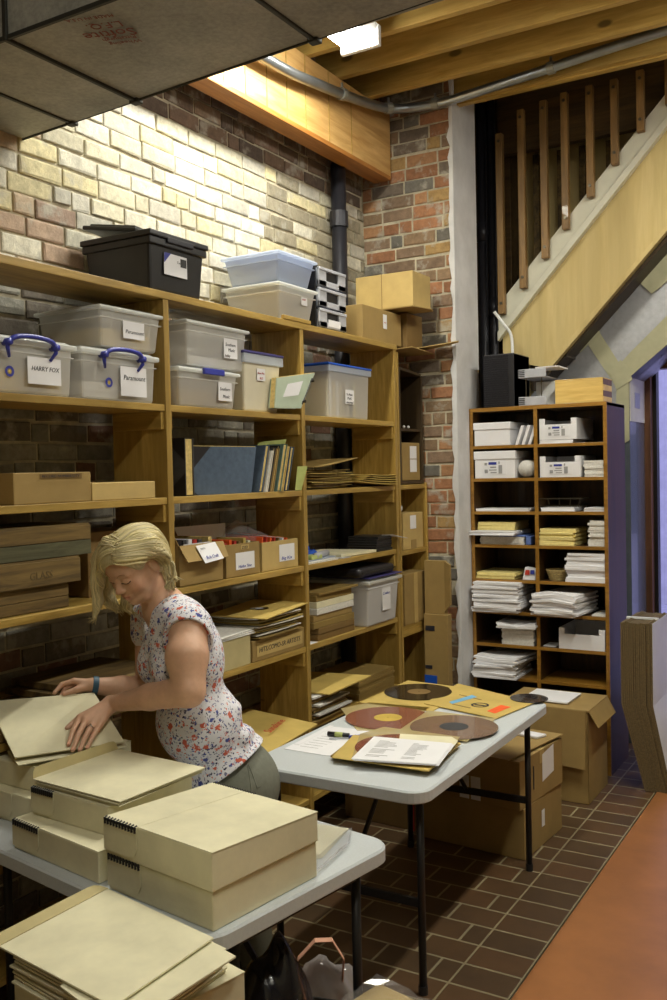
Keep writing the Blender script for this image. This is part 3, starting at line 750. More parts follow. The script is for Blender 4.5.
def sleeve_obj(label, loc, s=(.26, .26), rot=0, mat='sleeve', th=.004, tilt=(0, 0), hole=False, group=None, curl=0, name='record_sleeve'):
    b = MB(); x, y = s[0]/2, s[1]/2; n = 6; vs = []
    for t_ in (0, 1):
        for j in range(n+1):
            for i in range(n+1):
                u, v = i/n*2-1, j/n*2-1
                vs.append((u*x, v*y, curl*(u*u*.6+v*v*.4-.2)*.5+tilt[0]*u*x+tilt[1]*v*y+t_*th))
    N1 = (n+1)**2; fs = []
    for j in range(n):
        for i in range(n):
            a = j*(n+1)+i; q = (a, a+1, a+n+2, a+n+1); fs += [q[::-1], tuple(N1+k for k in q)]
    for i in range(n):
        for (a, c) in ((i, i+1), (n*(n+1)+i+1, n*(n+1)+i), ((i+1)*(n+1), i*(n+1)), (i*(n+1)+n, (i+1)*(n+1)+n)): fs.append((a, c, N1+c, N1+a))
    b.add(vs, fs); o = build(name, b, mat, None, False, origin=(0, 0, 0)); o.location = loc; o.rotation_euler.z = rot
    tag(o, label, 'record sleeve', group)
    if hole:
        XF[o.name] = Matrix.Translation(Vector(loc)) @ Matrix.Rotation(rot, 4, 'Z')
        build('record_label_hole', MB().disc((.0, 0, th), 0, .045, 0, .001, 28), 'vinyl', o, False)
        build('record_label', MB().disc((.0, 0, th), 0, .02, .001, .0015, 20), 'greymetal', o, False)
    return o
def front(X, x0, x1, y, back=None):  # helper returning Y range at plane X
    return onX(x0, y, X).y, onX(x1, y, X).y

# ------------------------------------------------------------------ on top of the shelving
Z0 = 2.521
# black tote with its lid ajar
tt = thing('storage_tote', 'black plastic storage tote with its lid ajar on top of the pine shelves', 'storage box', (-2.622, 2.953, Z0))
b = MB().frustum((-.16, .155, -.155, .155), (-.175, .170, -.170, .170), 0, .225)
build('tub', b, 'blackplastic', tt, False, bevel=.012)
build('rim', MB().box(-.19, .185, -.180, .180, .205, .228).box(-.183, .178, -.175, .175, .175, .205), 'blackplastic', tt, False, bevel=.005)
build('grip_recess', MB().box(.170, .187, -.08, .08, .192, .214), 'iron', tt, False, bevel=.003)
lid_m = MB(); R9 = Matrix.Translation((-.075, -.015, .250)) @ Matrix.Rotation(math.radians(9), 4, 'Y') @ Matrix.Rotation(math.radians(-4), 4, 'X') @ Matrix.Rotation(math.radians(3), 4, 'Z')
lid_m.box(-.125, .15, -.145, .20, 0, .018, mat=R9).box(-.105, .13, -.125, .18, .018, .03, mat=R9)
build('lid', lid_m, 'blackplastic', tt, False, bevel=.006)
lb = patch(tt, (.352, .340, .22), 'x', .085, .225, .07, .155, 'paper', [('Tote', .55, .62, .16, 'inkblk', .2)], off=-.008)
build('blue_corner', MB().plate([(.170, -.085, .155), (.170, -.085, .115), (.170, -.045, .155)], .001, nrm=(1, 0, 0)), 'bluehandle', lb, False)
build('printed_picture', MB().box(.169, .1705, .015, .05, .112, .145), 'darkcloth', lb, False)
bin_('clear bin with a white lid on top of the shelves, under the bluish bin', (-2.632, 3.865, Z0), (.33, .33, .185), mat='bin_clear', taper=.03,
     tags_=[('x', .2, .255, .095, .135, 'paper', [('EASY', .15, .6, .3, 'inkred', .6)], 'barcode_label', -.008)])
bin_('bluish clear bin with a bluish lid, topmost of the two on the shelf top', (-2.632, 3.865, Z0+.187), (.33, .33, .145), lid='bin_bluish', mat='bin_bluish', taper=.03)
dr = thing('drawer_tower', 'small black tower of three clear grey drawers on top of the shelves', 'drawer unit', (-2.65, 4.195, Z0))
f_ = MB().box(-.17, .165, -.145, -.135, 0, .32).box(-.17, .165, .135, .145, 0, .32).box(-.17, .165, -.145, .145, .31, .32).box(-.17, .165, -.145, .145, 0, .008).box(-.17, -.16, -.145, .145, 0, .32)
for z in (.105, .21): f_.box(-.17, .16, -.14, .14, z, z+.006)
build('frame', f_, 'blackplastic', dr, False, bevel=.002)
for k, z in enumerate((.01, .114, .218)):
    d_ = build('drawer', MB().box(-.15, .17, -.132, .132, z, z+.088), 'bin_bluish', dr, False, bevel=.004)
    build('drawer_front', MB().box(.170, .182, -.135, .135, z, z+.03).box(.170, .182, -.135, -.06, z, z+.092).box(.170, .182, .06, .135, z, z+.092).box(.170, .186, -.135, .135, z+.078, z+.094), 'greymetal', d_, False, bevel=.003)
    build('drawer_grip', MB().box(.166, .172, -.06, .06, z+.03, z+.078), 'iron', d_, False)
    if k == 0: build('paper_label', MB().box(.182, .1835, -.05, .07, .02, .055), 'paper', d_, False)
wd = solo('wood_offcut', 'small pine offcut lying on the shelf edge in front of the clear bins', 'wood offcut', MB().box(-2.462, -2.445, 3.70, 3.94, Z0, Z0+.02), 'pineY', bevel=.003)
carton('cardboard box under the long corner box, with a red and white sticker', (-2.585, 4.735, Z0), (.24, .47, .185), 0, 'card', tags_=[('x', .24, .285, .08, .16, 'paper', [('FRAGILE', .2, .4, .3, 'inkred', .6)], 'sticker')])
carton('narrow cardboard box standing in the corner by the brick pillar under the long box', (-2.56, 5.10, Z0), (.24, .21, .20), 0, 'card_dark')
tb = carton('long pale cardboard box with a loose bottom flap, topmost of three in the corner', (-2.52, 4.985, Z0+.212), (.37, .24, .20), 0, 'card_light')
build('flap', MB().plate([(-.185, -.12, .0), (.185, -.12, .0), (.235, .03, -.004), (.20, .12, .0), (-.185, .12, .0)], .004, nrm=(0, 0, -1)), 'card', tb, False)
build('crease', MB().box(-.015, -.012, -.1215, -.12, 0, .20), 'card_dark', tb, False)
tp = XF['cardboard_box.002']
solo('loose_cardboard_sheet', 'loose sheet of cardboard sticking out over the narrow shelves in the corner', 'cardboard sheet', MB().plate([(-2.78, 4.90, 2.492), (-2.37, 4.92, 2.505), (-2.36, 5.20, 2.49), (-2.78, 5.20, 2.495)], .005, nrm=(0, 0, 1)), 'card')
solo('loose_cardboard_sheet', 'warped cardboard flap resting against the edge of the brick pillar', 'cardboard sheet', MB().plate([(-2.52, 5.05, 2.512), (-2.36, 5.04, 2.515), (-2.20, 5.20, 2.555), (-2.22, 5.235, 2.55), (-2.50, 5.22, 2.512)], .004, nrm=(0, 0, 1)), 'card_light')

# ------------------------------------------------------------------ row of plastic bins (second shelf from the top)
z = 2.079
REG = lambda c: (c, )
def emblem(t, size, u, v, r=.018):
    x = size[0]/2-.004
    e = build('round_emblem', MB().disc((0, 0, 0), .55*r, r, 0, .001, 24), 'bluehandle', t, False)
    e.rotation_euler = (0, PI/2, 0); e.location = (x, -size[1]/2+u, v)
    q = build('emblem_centre', MB().disc((0, 0, 0), 0, .35*r, 0, .001, 16), 'goldlabel', t, False)
    q.rotation_euler = (0, PI/2, 0); q.location = (x, -size[1]/2+u, v)
s1 = (.35, .40, .19)
t = bin_('clear blue-handled bin with a label in capitals, leftmost on the bin shelf', (-2.635, 2.185, z), s1, handle=True, taper=.012, lidh=.03, tags_=[('x', .19, .335, .035, .125, 'paper', HW('HARRY FOX', .5, .26, .84))])
emblem(t, s1, .12, .07)
inner_papers('papers and folders inside the leftmost blue-handled clear bin', (-2.635, 2.185, z+.008), (.29, .34, .075), 'sleeve', 6)
t = bin_('clear blue-handled bin underneath a white-lidded one, second from the left', (-2.635, 2.617, z), s1, handle=True, taper=.012, lidh=.03, tags_=[('x', .195, .335, .02, .13, 'paper', HW('Paramount', .55, .24, .84))])
emblem(t, s1, .14, .065)
inner_papers('papers inside the blue-handled bin that has another bin on it', (-2.635, 2.617, z+.008), (.29, .33, .06), 'paper_edge', 5)
bin_('clear bin with a white lid, stacked on a blue-handled bin', (-2.625, 2.685, z+.197), (.33, .335, .155), taper=.018, tags_=[('x', .12, .235, .04, .105, 'paper', HW('Paramount', .3, .3, .86), 'paper_label', -.003)])
inner_papers('kraft papers inside the white-lidded bin stacked on the blue-handled one', (-2.625, 2.685, z+.205), (.27, .27, .065), 'sleeve', 6)
bin_('clear bin with a blue front latch beside the cream bin, under its twin', (-2.64, 3.155, z), (.35, .40, .165), taper=.018, latch=(-.06, .08), tags_=[('x', .26, .355, .035, .115, 'paper', [('Southern', .1, .55, .3, 'inkblk', .75), ('Music', .3, .15, .3, 'inkblk', .5)], 'paper_label', -.004)])
inner_papers('crumpled papers inside the blue-latched bin beside the cream bin', (-2.64, 3.14, z+.008), (.29, .34, .07), 'sleeve_d', 4)
bin_('clear bin with a white lid and three-line label, stacked on the blue-latched bin', (-2.63, 3.215, z+.170), (.34, .42, .19), taper=.018, tags_=[('x', .25, .345, .05, .135, 'paper', [('Southern', .1, .62, .24, 'inkblk', .75), ('Music', .3, .35, .24, 'inkblk', .5), ('lobby', .05, .06, .22, 'inkblk', .4)], 'paper_label', -.004)])
inner_papers('thin papers inside the bin stacked on the blue-latched one', (-2.63, 3.215, z+.178), (.28, .35, .04), 'paper_edge', 4)
bin_('cream plastic bin with a dark purple lid beside the leaning green binder', (-2.62, 3.545, z), (.32, .30, .275), lid='purplelid', mat='bin_cream', taper=.018, ribs=False, lidh=.02, tags_=[('x', .10, .165, .14, .195, 'paper', [('Sheet Mus', .08, .55, .3, 'inkred', .8), ('A-D', .3, .12, .3, 'inkred', .4)], 'paper_label', -.004)])
for o in list(bpy.data.objects):
    pass
build('rim', MB().box(-.164, .166, -.154, .154, .215, .256), 'bin_bluish', bpy.data.objects['storage_bin.007'] if 'storage_bin.007' in bpy.data.objects else None, False, bevel=.004)
# leaning pale green ring binder
bd = thing('ring_binder', 'pale green ring binder leaning against the cream bin, white label on its cover', 'binder', (-2.455, 3.66, z))
P0 = [Vector((-2.425, 3.49, z+.002)), Vector((-2.425, 3.76, z+.002)), Vector((-2.47, 3.925, z+.235)), Vector((-2.47, 3.64, z+.235))]
P0 = [onX(274, 408, -2.43), onX(300, 408.5, -2.43), onX(314, 373, -2.43), onX(276, 378, -2.43)]
build('cover', MB().plate(P0, .006, nrm=(1, 0, 0)), 'binder_green', bd)
P1 = [p-Vector((.04, -.012, 0)) for p in P0]
build('back_cover', MB().plate(P1, .006, nrm=(1, 0, 0)), 'binder_green', bd)
build('page_block', MB().plate([p-Vector((.03, -.008, -.003)) for p in P0], .026, nrm=(1, 0, 0)), 'pages', bd)
c0 = lambda u, v: P0[0].lerp(P0[1], u).lerp(P0[3].lerp(P0[2], u), v)+Vector((.007, 0, 0))
build('paper_label', MB().plate([c0(.22, .35), c0(.72, .38), c0(.72, .80), c0(.30, .76)], .001, nrm=(1, 0, 0)), 'paper', bd)
for v in (.2, .78):
    p = c0(.98, v); build('ring', MB().tube([p+Vector((.0, -.012, -.004)), p+Vector((.012, 0, .004)), p+Vector((.004, .014, -.004)), p+Vector((-.03, .02, 0))], .003, 6), 'blackmetal', bd)
build('spine_rail', MB().tube([c0(.97, .12), c0(.97, .85)], .0035, 6), 'blackmetal', bd)
t = bin_('clear deep bin with a bright blue lid on the right of the bin shelf', (-2.64, 4.355, z), (.35, .44, .285), lid='bluelid', mat='bin_clear', taper=.012, lidh=.018, ribs=False, tags_=[('x', .165, .255, .075, .15, 'paper', [('To Music', .1, .6, .26, 'inkblk', .7), ('Publ.', .2, .32, .26, 'inkblk', .5), ('unsorted', .08, .05, .24, 'inkblk', .8)], 'paper_label', -.002)])
build('rim', MB().box(-.180, .180, -.225, .225, .235, .268), 'bin_bluish', t, False, bevel=.004)
for k in range(9):
    y = 4.175+k*.036
    inner = MB().box(-2.79, -2.51, y, y+.02, z+.006, z+.215+RNG.uniform(-.02, .01))
    solo('file_folder', ['cream', 'grey', 'tan', 'white', 'buff', 'brown', 'pale', 'dark', 'yellow'][k]+' folder standing inside the blue-lidded clear bin', 'folder', inner, ['cream', 'paper_edge', 'sleeve', 'paper', 'cream_in', 'card', 'paper_edge', 'darkcloth', 'paper_yellow'][k], 'folders in the blue-lidded bin')

# ------------------------------------------------------------------ third shelf
z = 1.713
carton('low brown record box with stencilled print on its side, left end of the shelf', (-2.62, 2.275, z), (.32, .345, .105), 0, 'card', name='record_box', tags_=[('x', .11, .30, .084, .101, 'card_dark', [('RECORD NUMBER/QTY', .04, .2, .8, 'inkblk', .9)], 'print_strip')])
carton('flat plain cardboard box beside the stencilled record box', (-2.62, 2.62, z), (.32, .335, .065), 0, 'card_light')
lg = thing('ledger', 'dark grey ledger with black corners standing at the left of the book row', 'book', (-2.6, 2.97, z))
def ledger(t, Pf, th, cloth, corners=True):
    """Pf: four corners of the front cover; the book extends th away from it"""
    n = (Pf[1]-Pf[0]).cross(Pf[3]-Pf[0]).normalized()
    build('front_cover', MB().plate(Pf, .004, nrm=n), cloth, t, bevel=.001)
    Q = [p-n*th for p in Pf]; build('back_cover', MB().plate(Q, .004, nrm=n), cloth, t, bevel=.001)
    c = sum(Pf, Vector())/4; S = [c+(p-c)*.965 for p in Pf]
    build('page_block', MB().plate([p-n*(th-.004) for p in S], th-.006, nrm=n), 'pages', t)
    if corners:
        m_ = MB()
        for i in (1, 2):
            a, b_, d_ = Pf[i], Pf[(i+1) % 4], Pf[i-1]
            m_.plate([a, a+(b_-a)*.30, a+(d_-a)*.36] if i == 1 else [a, a+(b_-a)*.36, a+(d_-a)*.30], .0055, nrm=n)
        build('leather_corner', m_, 'blackleather', t)
a = lambda x, y: onX(x, y, -2.475)
# dark ledger: cover faces the camera end, pages at the room side
ledger(lg, [Vector((-2.79, 2.92, z)), Vector((-2.49, 2.925, z)), Vector((-2.49, 2.915, z+.245)), Vector((-2.79, 2.91, z+.245))], -.0, 'darkcloth')
for o in list(lg.children): bpy.data.objects.remove(o)
def upright_book(label, y0, th, h, cloth, depth=.30, xf=-2.485, lean=0, corners=False, group=None, ajar=0, name='ledger'):
    """stands on the shelf, fore-edge to the room; front cover faces the camera end"""
    t = thing(name, label, 'book', (xf-depth/2, y0+th/2, z), 0, group)
    sh = lambda y_, z_: y_+lean*z_
    m1 = MB(); 
    P = [(xf-depth, sh(y0, 0)+ajar, 0), (xf, sh(y0, 0), 0), (xf, sh(y0, h), h), (xf-depth, sh(y0, h)+ajar, h)]
    P = [Vector((p[0], p[1], p[2]+z)) for p in P]
    build('front_cover', MB().plate(P, .004, nrm=(0, 1, 0)), cloth, t)
    build('back_cover', MB().plate([p+Vector((0, th-.004, 0)) for p in P], .004, nrm=(0, 1, 0)), cloth, t)
    build('spine', MB().plate([P[0], P[0]+Vector((0, th, 0)), P[3]+Vector((0, th, 0)), P[3]], .004, nrm=(-1, 0, 0)), cloth, t)
    Q = [P[0]+Vector((0, .004, .004)), P[1]+Vector((-.006, .004, .004)), P[2]+Vector((-.006, .004, -.005)), P[3]+Vector((0, .004, -.005))]
    build('page_block', MB().plate(Q, th-.008, nrm=(0, 1, 0)), 'pages', t)
    if corners:
        build('leather_corner', MB().plate([P[1], P[1]+(P[2]-P[1])*.40, P[1]+(P[0]-P[1])*.38], .0015, nrm=(0, -1, 0)), 'blackleather', t)
        build('leather_corner', MB().plate([P[2], P[2]+(P[3]-P[2])*.38, P[2]+(P[1]-P[2])*.40], .0015, nrm=(0, -1, 0)), 'blackleather', t)
    return t
lg.name = 'unused'; bpy.data.objects.remove(lg)
upright_book('dark grey ledger with black leather corners at the left of the book row', 2.985, .055, .238, 'darkcloth', .30, -2.47, 0, True)
# big blue album leaning with its cover turned to the room
ab = thing('album', 'large blue cloth album with its cover turned to the room, black corners', 'book', (-2.5, 3.25, z))
n = Vector((.97, -.22, 0)).normalized()
Pb = [Vector((-2.50, 3.062, z)), Vector((-2.468, 3.43, z)), Vector((-2.468, 3.475, z+.205)), Vector((-2.505, 3.075, z+.205))]
build('front_cover', MB().plate(Pb, .005, nrm=(1, 0, 0)), 'bluecloth', ab)
build('back_cover', MB().plate([p-Vector((.034, -.004, 0)) for p in Pb], .005, nrm=(1, 0, 0)), 'bluecloth', ab)
build('page_block', MB().plate([p-Vector((.028, -.002, -.003)) for p in Pb], .027, nrm=(1, 0, 0)), 'pages', ab)
build('leather_corner', MB().plate([Pb[3], Pb[3].lerp(Pb[2], .26), Pb[3].lerp(Pb[0], .45)], .0065, nrm=(1, 0, 0)), 'blackleather', ab)
build('leather_corner', MB().plate([Pb[0], Pb[0].lerp(Pb[1], .08), Pb[0].lerp(Pb[3], .08)], .0065, nrm=(1, 0, 0)), 'blackleather', ab)
bl = [('blue cloth', 'bluecloth', .032, .215), ('yellowed', 'sleeve_d', .018, .20), ('white paper covered', 'paper_edge', .016, .19), ('thin grey', 'darkcloth', .022, .205), ('tan cloth', 'card', .020, .20), ('black', 'blackleather', .020, .215), ('teal cloth', 'tealcloth', .034, .222), ('yellow board', 'pages', .026, .21), ('charcoal', 'darkcloth', .020, .212), ('slate blue', 'bluecloth', .030, .21)]
y = 3.495
for k, (nm, mt, th, h) in enumerate(bl):
    upright_book(nm+' book leaning in the row beside the large blue album'+('' if nm != 'yellowed' else ', ragged pages outward'), y, th, h, mt, .27, -2.47+RNG.uniform(-.012, .01), .30)
    y += th+.001
solo('green_envelope', 'pale green sheet leaning at the right end of the book row', 'paper sheet', MB().plate([Vector((-2.455, 3.775, z)), Vector((-2.455, 3.83, z)), Vector((-2.445, 3.875, z+.115)), Vector((-2.455, 3.80, z+.115))], .0015, nrm=(1, 0, 0)), 'paper_green')
solo('green_envelope', 'pale green slip sticking up above the leaning books', 'paper sheet', MB().plate([Vector((-2.60, 3.66, z+.17)), Vector((-2.48, 3.72, z+.19)), Vector((-2.475, 3.74, z+.245)), Vector((-2.60, 3.68, z+.235))], .0015, nrm=(1, .2, 0)), 'paper_green')
# pile of sleeves with curling corners
zz = z
for k in range(12):
    sleeve_obj(['', 'thin ', 'creased ', 'brown '][k % 4]+'kraft record sleeve in the curling pile right of the books, layer %s' % ['one', 'two', 'three', 'four', 'five', 'six', 'seven', 'eight', 'nine', 'ten', 'eleven', 'twelve'][k], (-2.60+RNG.uniform(-.02, .03), 4.10+RNG.uniform(-.03, .05), zz+.004), (.27, .42), RNG.uniform(-.06, .06), 'sleeve_d' if k % 3 else 'sleeve', .003, (RNG.uniform(-.01, .01), RNG.uniform(-.01, .01)), group='curling sleeves on the third shelf', curl=.012)
    zz += .0078
sleeve_obj('large tan record sleeve tilted on top of the curling pile on the third shelf', (-2.58, 4.17, zz+.035), (.28, .46), .1, 'sleeve_d', .004, (.0, .10), curl=.01)
for k in range(5):
    sleeve_obj('kraft envelope drooping over the shelf edge beside the upright, layer %s' % ['one', 'two', 'three', 'four', 'five'][k], (-2.57, 4.60+.01*k, z+.014+k*.011), (.28, .40), .05*k-.08, 'sleeve', .004, (-.03, -.06+.012*k), group='drooping envelopes on the third shelf', curl=.02)

# ------------------------------------------------------------------ fourth shelf
z = 1.346
def crate(label, loc, size, mat='crate', boards=2, name='wooden_crate', band_=False, txt=None, cat='wooden crate'):
    sx, sy, h = size; t = thing(name, label, cat, loc); x, y = sx/2, sy/2; hb = h/boards
    for k in range(boards):
        m_ = MB().box(x-.012, x, -y, y, k*hb+.001, (k+1)*hb-.001)
        o = build('side_board', m_, 'crate_grey' if (band_ and k == 0) else mat, t, False, bevel=.002)
        build('side_board', MB().box(-x, -x+.012, -y, y, k*hb+.001, (k+1)*hb-.001), mat, t, False, bevel=.002)
    build('end_board', MB().box(-x+.012, x-.012, y-.016, y, 0, h*.96), mat, t, False, bevel=.002)
    build('end_board', MB().box(-x+.012, x-.012, -y, -y+.016, 0, h*.96), mat, t, False, bevel=.002)
    build('lid_board', MB().box(-x, x-.002, -y+.004, y-.004, h-.004, h+.006), mat, t, False, bevel=.002)
    if txt: lettering('stencilled_word', txt[0], txt[1], (x+.001, txt[2], txt[3]), (0, 1, 0), (0, 0, 1), 'card_flute', t, False, .0008)
    return t
crate('brown wooden crate at the bottom of the crate pile on the fourth shelf', (-2.63, 2.14, z), (.28, .43, .080), 'crate', 2)
crate('wooden crate stencilled GLASS in the middle of the crate pile', (-2.62, 2.165, z+.087), (.30, .46, .085), 'crate', 1, txt=('GLASS', .036, .0, .026))
crate('battered crate with a grey-green lower board, topmost of the crate pile', (-2.625, 2.19, z+.179), (.31, .52, .105), 'crate', 2, band_=True)
carton('plain brown box standing behind the crate pile', (-2.70, 2.70, z), (.22, .30, .245), 0, 'card_dark')
# three record cartons with labels
LBL = lambda s: [(s, .12, .12, .26, 'inkblue', .7), ('XXXXX', .1, .72, .1, 'inkgrey', .3), ('xxxxxxxxxxxx', .1, .55, .07, 'inkgrey', .6)]
LBL = lambda s: [(s, .12, .10, .26, 'inkblue', .7)]
c1 = carton('open cardboard record box with its front flap folded down, left of three', (-2.64, 3.08, z), (.33, .29, .165), .0, 'card', True, [('x', .075, -62), ('-y', .09, 62), ('-x', .1, 80)], None)
fp = thing
P = XF[c1.name]
lab_ = build('paper_label', MB().plate([P @ Vector(v) for v in ((.180, -.055, .160), (.216, -.04, .088), (.216, .085, .098), (.182, .07, .168))], .001, nrm=(1, 0, .4)), 'paper', c1)
lettering('writing', 'Bob Craft', .02, P @ Vector((.2125, -.025, .104)), (0, 1, .05), (-.45, 0, 1), 'inkblue', lab_, True, .002)
lettering('print', 'SMITH', .011, P @ Vector((.1925, -.04, .142)), (0, 1, .05), (-.45, 0, 1), 'inkgrey', lab_, True, .002)
c2 = carton('open cardboard record box, middle of three on the fourth shelf', (-2.64, 3.372, z), (.33, .255, .145), .0, 'card', True, None, None, [('x', .07, .21, .03, .105, 'paper', LBL('Hidden Time')), ('x', .11, .17, .118, .138, 'card_light', [('D2D', .1, .1, .9, 'inkblk', .7)], 'print_patch')])
c3 = carton('open cardboard record box, right of three on the fourth shelf', (-2.64, 3.668, z), (.33, .305, .135), .0, 'card_light', True, None, None, [('x', .14, .27, .035, .115, 'paper', LBL('Big Kix'))])
for k in range(7):
    solo('file_folder', 'dark record or folder standing in the left open record box, %s from the camera' % ['first', 'second', 'third', 'fourth', 'fifth', 'sixth', 'seventh'][k], 'folder', MB().box(-2.785, -2.50, 2.962+.033*k, 2.962+.033*k+.022, z+.006, z+.17+RNG.uniform(-.012, .02)), ['blackleather', 'darkcloth', 'paper', 'inkred', 'darkcloth', 'blackleather', 'pages'][k], 'folders in the left open record box')
solo('printed_card', 'white printed card with red letters standing at the front of the left open record box', 'card', MB().box(-2.497, -2.493, 2.99, 3.16, z+.01, z+.168), 'paper')
for k in range(6):
    solo('file_folder', '%s folder standing in the middle open record box' % ['rust red', 'orange', 'dark red', 'brown', 'tan', 'buff'][k], 'folder', MB().box(-2.79, -2.50, 3.27+.035*k, 3.27+.035*k+.018, z+.006, z+.150+RNG.uniform(-.004, .018)), ['inkred', 'inkorange', 'inkred', 'card_dark', 'sleeve', 'cream'][k])
for k in range(7):
    solo('file_folder', '%s folder leaning in the right open record box' % ['orange', 'rust', 'deep orange', 'burnt orange', 'red-brown', 'cream white', 'orange-tan'][k], 'folder', MB().plate([(-2.79, 3.535+.034*k, z+.006), (-2.50, 3.535+.034*k, z+.006), (-2.50, 3.555+.034*k, z+.158-.003*k), (-2.79, 3.555+.034*k, z+.162)], .010, nrm=(0, 1, 0)), ['inkorange', 'inkred', 'inkorange', 'inkred', 'card_dark', 'paper', 'inkorange'][k])
solo('paper_sheet', 'white sheet of paper standing up behind the middle open record box', 'paper sheet', MB().plate([(-2.66, 3.19, z+.13), (-2.64, 3.46, z+.14), (-2.67, 3.50, z+.225), (-2.69, 3.16, z+.225)], .002, nrm=(1, 0, .2)), 'paper')
b = MB()
for k in range(5):
    p = [Vector((-2.62+RNG.uniform(-.05, .05), 3.42+.055*k, z+.14+RNG.uniform(0, .09))) for _ in range(1)]
vs = []; n_ = 7
for j in range(n_):
    for i in range(n_): vs.append((-2.72+.2*i/(n_-1)+RNG.uniform(-.015, .015), 3.42+.24*j/(n_-1)+RNG.uniform(-.015, .015), z+.15+.085*math.sin(PI*j/(n_-1))*math.sin(PI*i/(n_-1))+RNG.uniform(-.02, .02)))
b.add(vs, [(j*n_+i, j*n_+i+1, (j+1)*n_+i+1, (j+1)*n_+i) for j in range(n_-1) for i in range(n_-1)])
solo('plastic_bag', 'crumpled clear plastic bag heaped behind the labelled record boxes', 'plastic bag', b, 'cellophane', smooth=True)
# bay with odds and ends
solo('paper_sheet', 'pale sheets lying at the front of the fourth shelf beside the upright', 'paper sheet', MB().box(-2.72, -2.46, 3.89, 4.18, z, z+.008), 'paper_edge')
solo('paper_sheet', 'grey sleeve lying across the pale sheets on the fourth shelf', 'paper sheet', MB().plate([(-2.72, 3.94, z+.009), (-2.48, 3.92, z+.009), (-2.50, 4.22, z+.009), (-2.74, 4.24, z+.009)], .005, nrm=(0, 0, 1)), 'bin_bluish')
solo('rolled_sleeve', 'rolled grey plastic sleeve on the fourth shelf', 'rolled sheet', MB().tube([(-2.50, 4.02, z+.03), (-2.56, 4.23, z+.028)], .016, 12), 'greymetal', smooth=True)
solo('tape_roll', 'striped green and white cassette box lying on the fourth shelf', 'cassette box', MB().box(-2.60, -2.49, 3.97, 4.07, z+.014, z+.034), 'paper_green', bevel=.002)
tg = thing('tape_dispenser', 'bright blue tape dispenser on the fourth shelf', 'tape dispenser', (-2.60, 4.07, z+.03))
build('body', MB().frustum((-.05, .05, -.08, .08), (-.035, .035, -.05, .05), .0, .022), 'bluelid', tg, False, bevel=.004)
build('roll_wheel', MB().tube([(-.03, -.01, .03), (.03, -.01, .03)], .018, 16), 'bluelid', tg, False)
build('cutter', MB().box(-.025, .025, -.085, -.07, .01, .03), 'greymetal', tg, False)
solo('cream_folder', 'cream folder lying flat on the fourth shelf beside the dark cases', 'folder', MB().plate([(-2.80, 4.22, z+.002), (-2.49, 4.26, z+.002), (-2.462, 4.60, z+.002), (-2.78, 4.54, z+.002)], .014, nrm=(0, 0, 1)), 'cream')
solo('grey_folder', 'grey folder under the cream folder on the fourth shelf', 'folder', MB().plate([(-2.62, 4.18, z+.0), (-2.455, 4.22, z+.0), (-2.455, 4.30, z+.0), (-2.62, 4.24, z+.0)], .002, nrm=(0, 0, 1)), 'greymetal')
for k in range(6):
    o = solo('disc_case', 'black disc case in the small pile on the fourth shelf, layer %s' % ['one', 'two', 'three', 'four', 'five', 'six'][k], 'disc case', MB().box(-2.66, -2.47+RNG.uniform(-.01, .008), 4.63+RNG.uniform(-.012, .01), 4.81, z+.014*k, z+.014*k+.0125), 'blackplastic', 'black disc cases on the fourth shelf', bevel=.001)
solo('paper_sheet', 'small white slip sticking out of the black disc cases', 'paper slip', MB().plate([(-2.50, 4.74, z+.0845), (-2.45, 4.78, z+.0845), (-2.40, 4.87, z+.06), (-2.44, 4.85, z+.066)], .0015, nrm=(0, 0, 1)), 'paper')
# narrow unit boxes
carton('tall cardboard box with two white labels, in the dark bookcase corner', (-2.62, 5.08, 1.7365), (.30, .24, .225), 0, 'card', tags_=[('x', .10, .19, .13, .205, 'paper', []), ('x', .10, .19, .05, .125, 'paper', [])])
carton('cardboard box with one white label on the narrow shelf below the bookcase', (-2.61, 5.07, 1.328), (.30, .27, .215), 0, 'card_light', tags_=[('x', .09, .17, .12, .20, 'paper', []), ('x', .10, .17, .0, .055, 'card', [], 'packing_tape')])
solo('paper_sheet', 'crumpled white tissue poking out beside the labelled box in the narrow shelves', 'paper', MB().sphere((-2.49, 4.93, 1.575), .03, 10, sc=(1, .7, .9)), 'paper')
carton('tall plain cardboard box filling the lower narrow shelf', (-2.60, 5.065, .886), (.30, .29, .30), 0, 'card', tape=None, tags_=[('x', .12, .17, .0, .30, 'card_light', [], 'packing_tape')])

# ------------------------------------------------------------------ fifth and sixth shelf, bottom
z = .951
carton('long record carton with printed song words under the sleeves, behind the woman', (-2.62, 3.62, z), (.32, .43, .095), 0, 'card', name='record_box', tags_=[('x', .03, .41, .02, .08, 'card_light', [('HITS,COMO-SR ARTISTS', .04, .3, .6, 'inkblk', .9)], 'print_strip')])
carton('white-edged record carton beside the printed one, behind the woman', (-2.62, 3.24, z), (.32, .30, .13), 0, 'cream_in')
zz = z+.132
for k in range(3):
    sleeve_obj('grey worn sleeve on the pale carton behind the woman, layer %s' % ['one', 'two', 'three'][k], (-2.60, 3.25, zz), (.29, .34), .05*k, 'paper_edge', .004, (0, .01), group='grey sleeves behind the woman'); zz += .007
zz = z+.098
for k in range(10):
    sleeve_obj('%s record sleeve in the yellow-topped pile, layer %s from below' % (['brown', 'grey', 'kraft', 'aged'][k % 4], ['one', 'two', 'three', 'four', 'five', 'six', 'seven', 'eight', 'nine', 'ten'][k]), (-2.60+RNG.uniform(-.01, .03), 3.60+RNG.uniform(-.02, .03), zz+.003), (.28, .36), RNG.uniform(-.08, .08), ['sleeve_d', 'paper_edge', 'sleeve', 'cream_in'][k % 4], .004, (RNG.uniform(-.02, .02), RNG.uniform(-.01, .02)), group='sleeves in the yellow-topped pile', curl=.012)
    zz += .0095
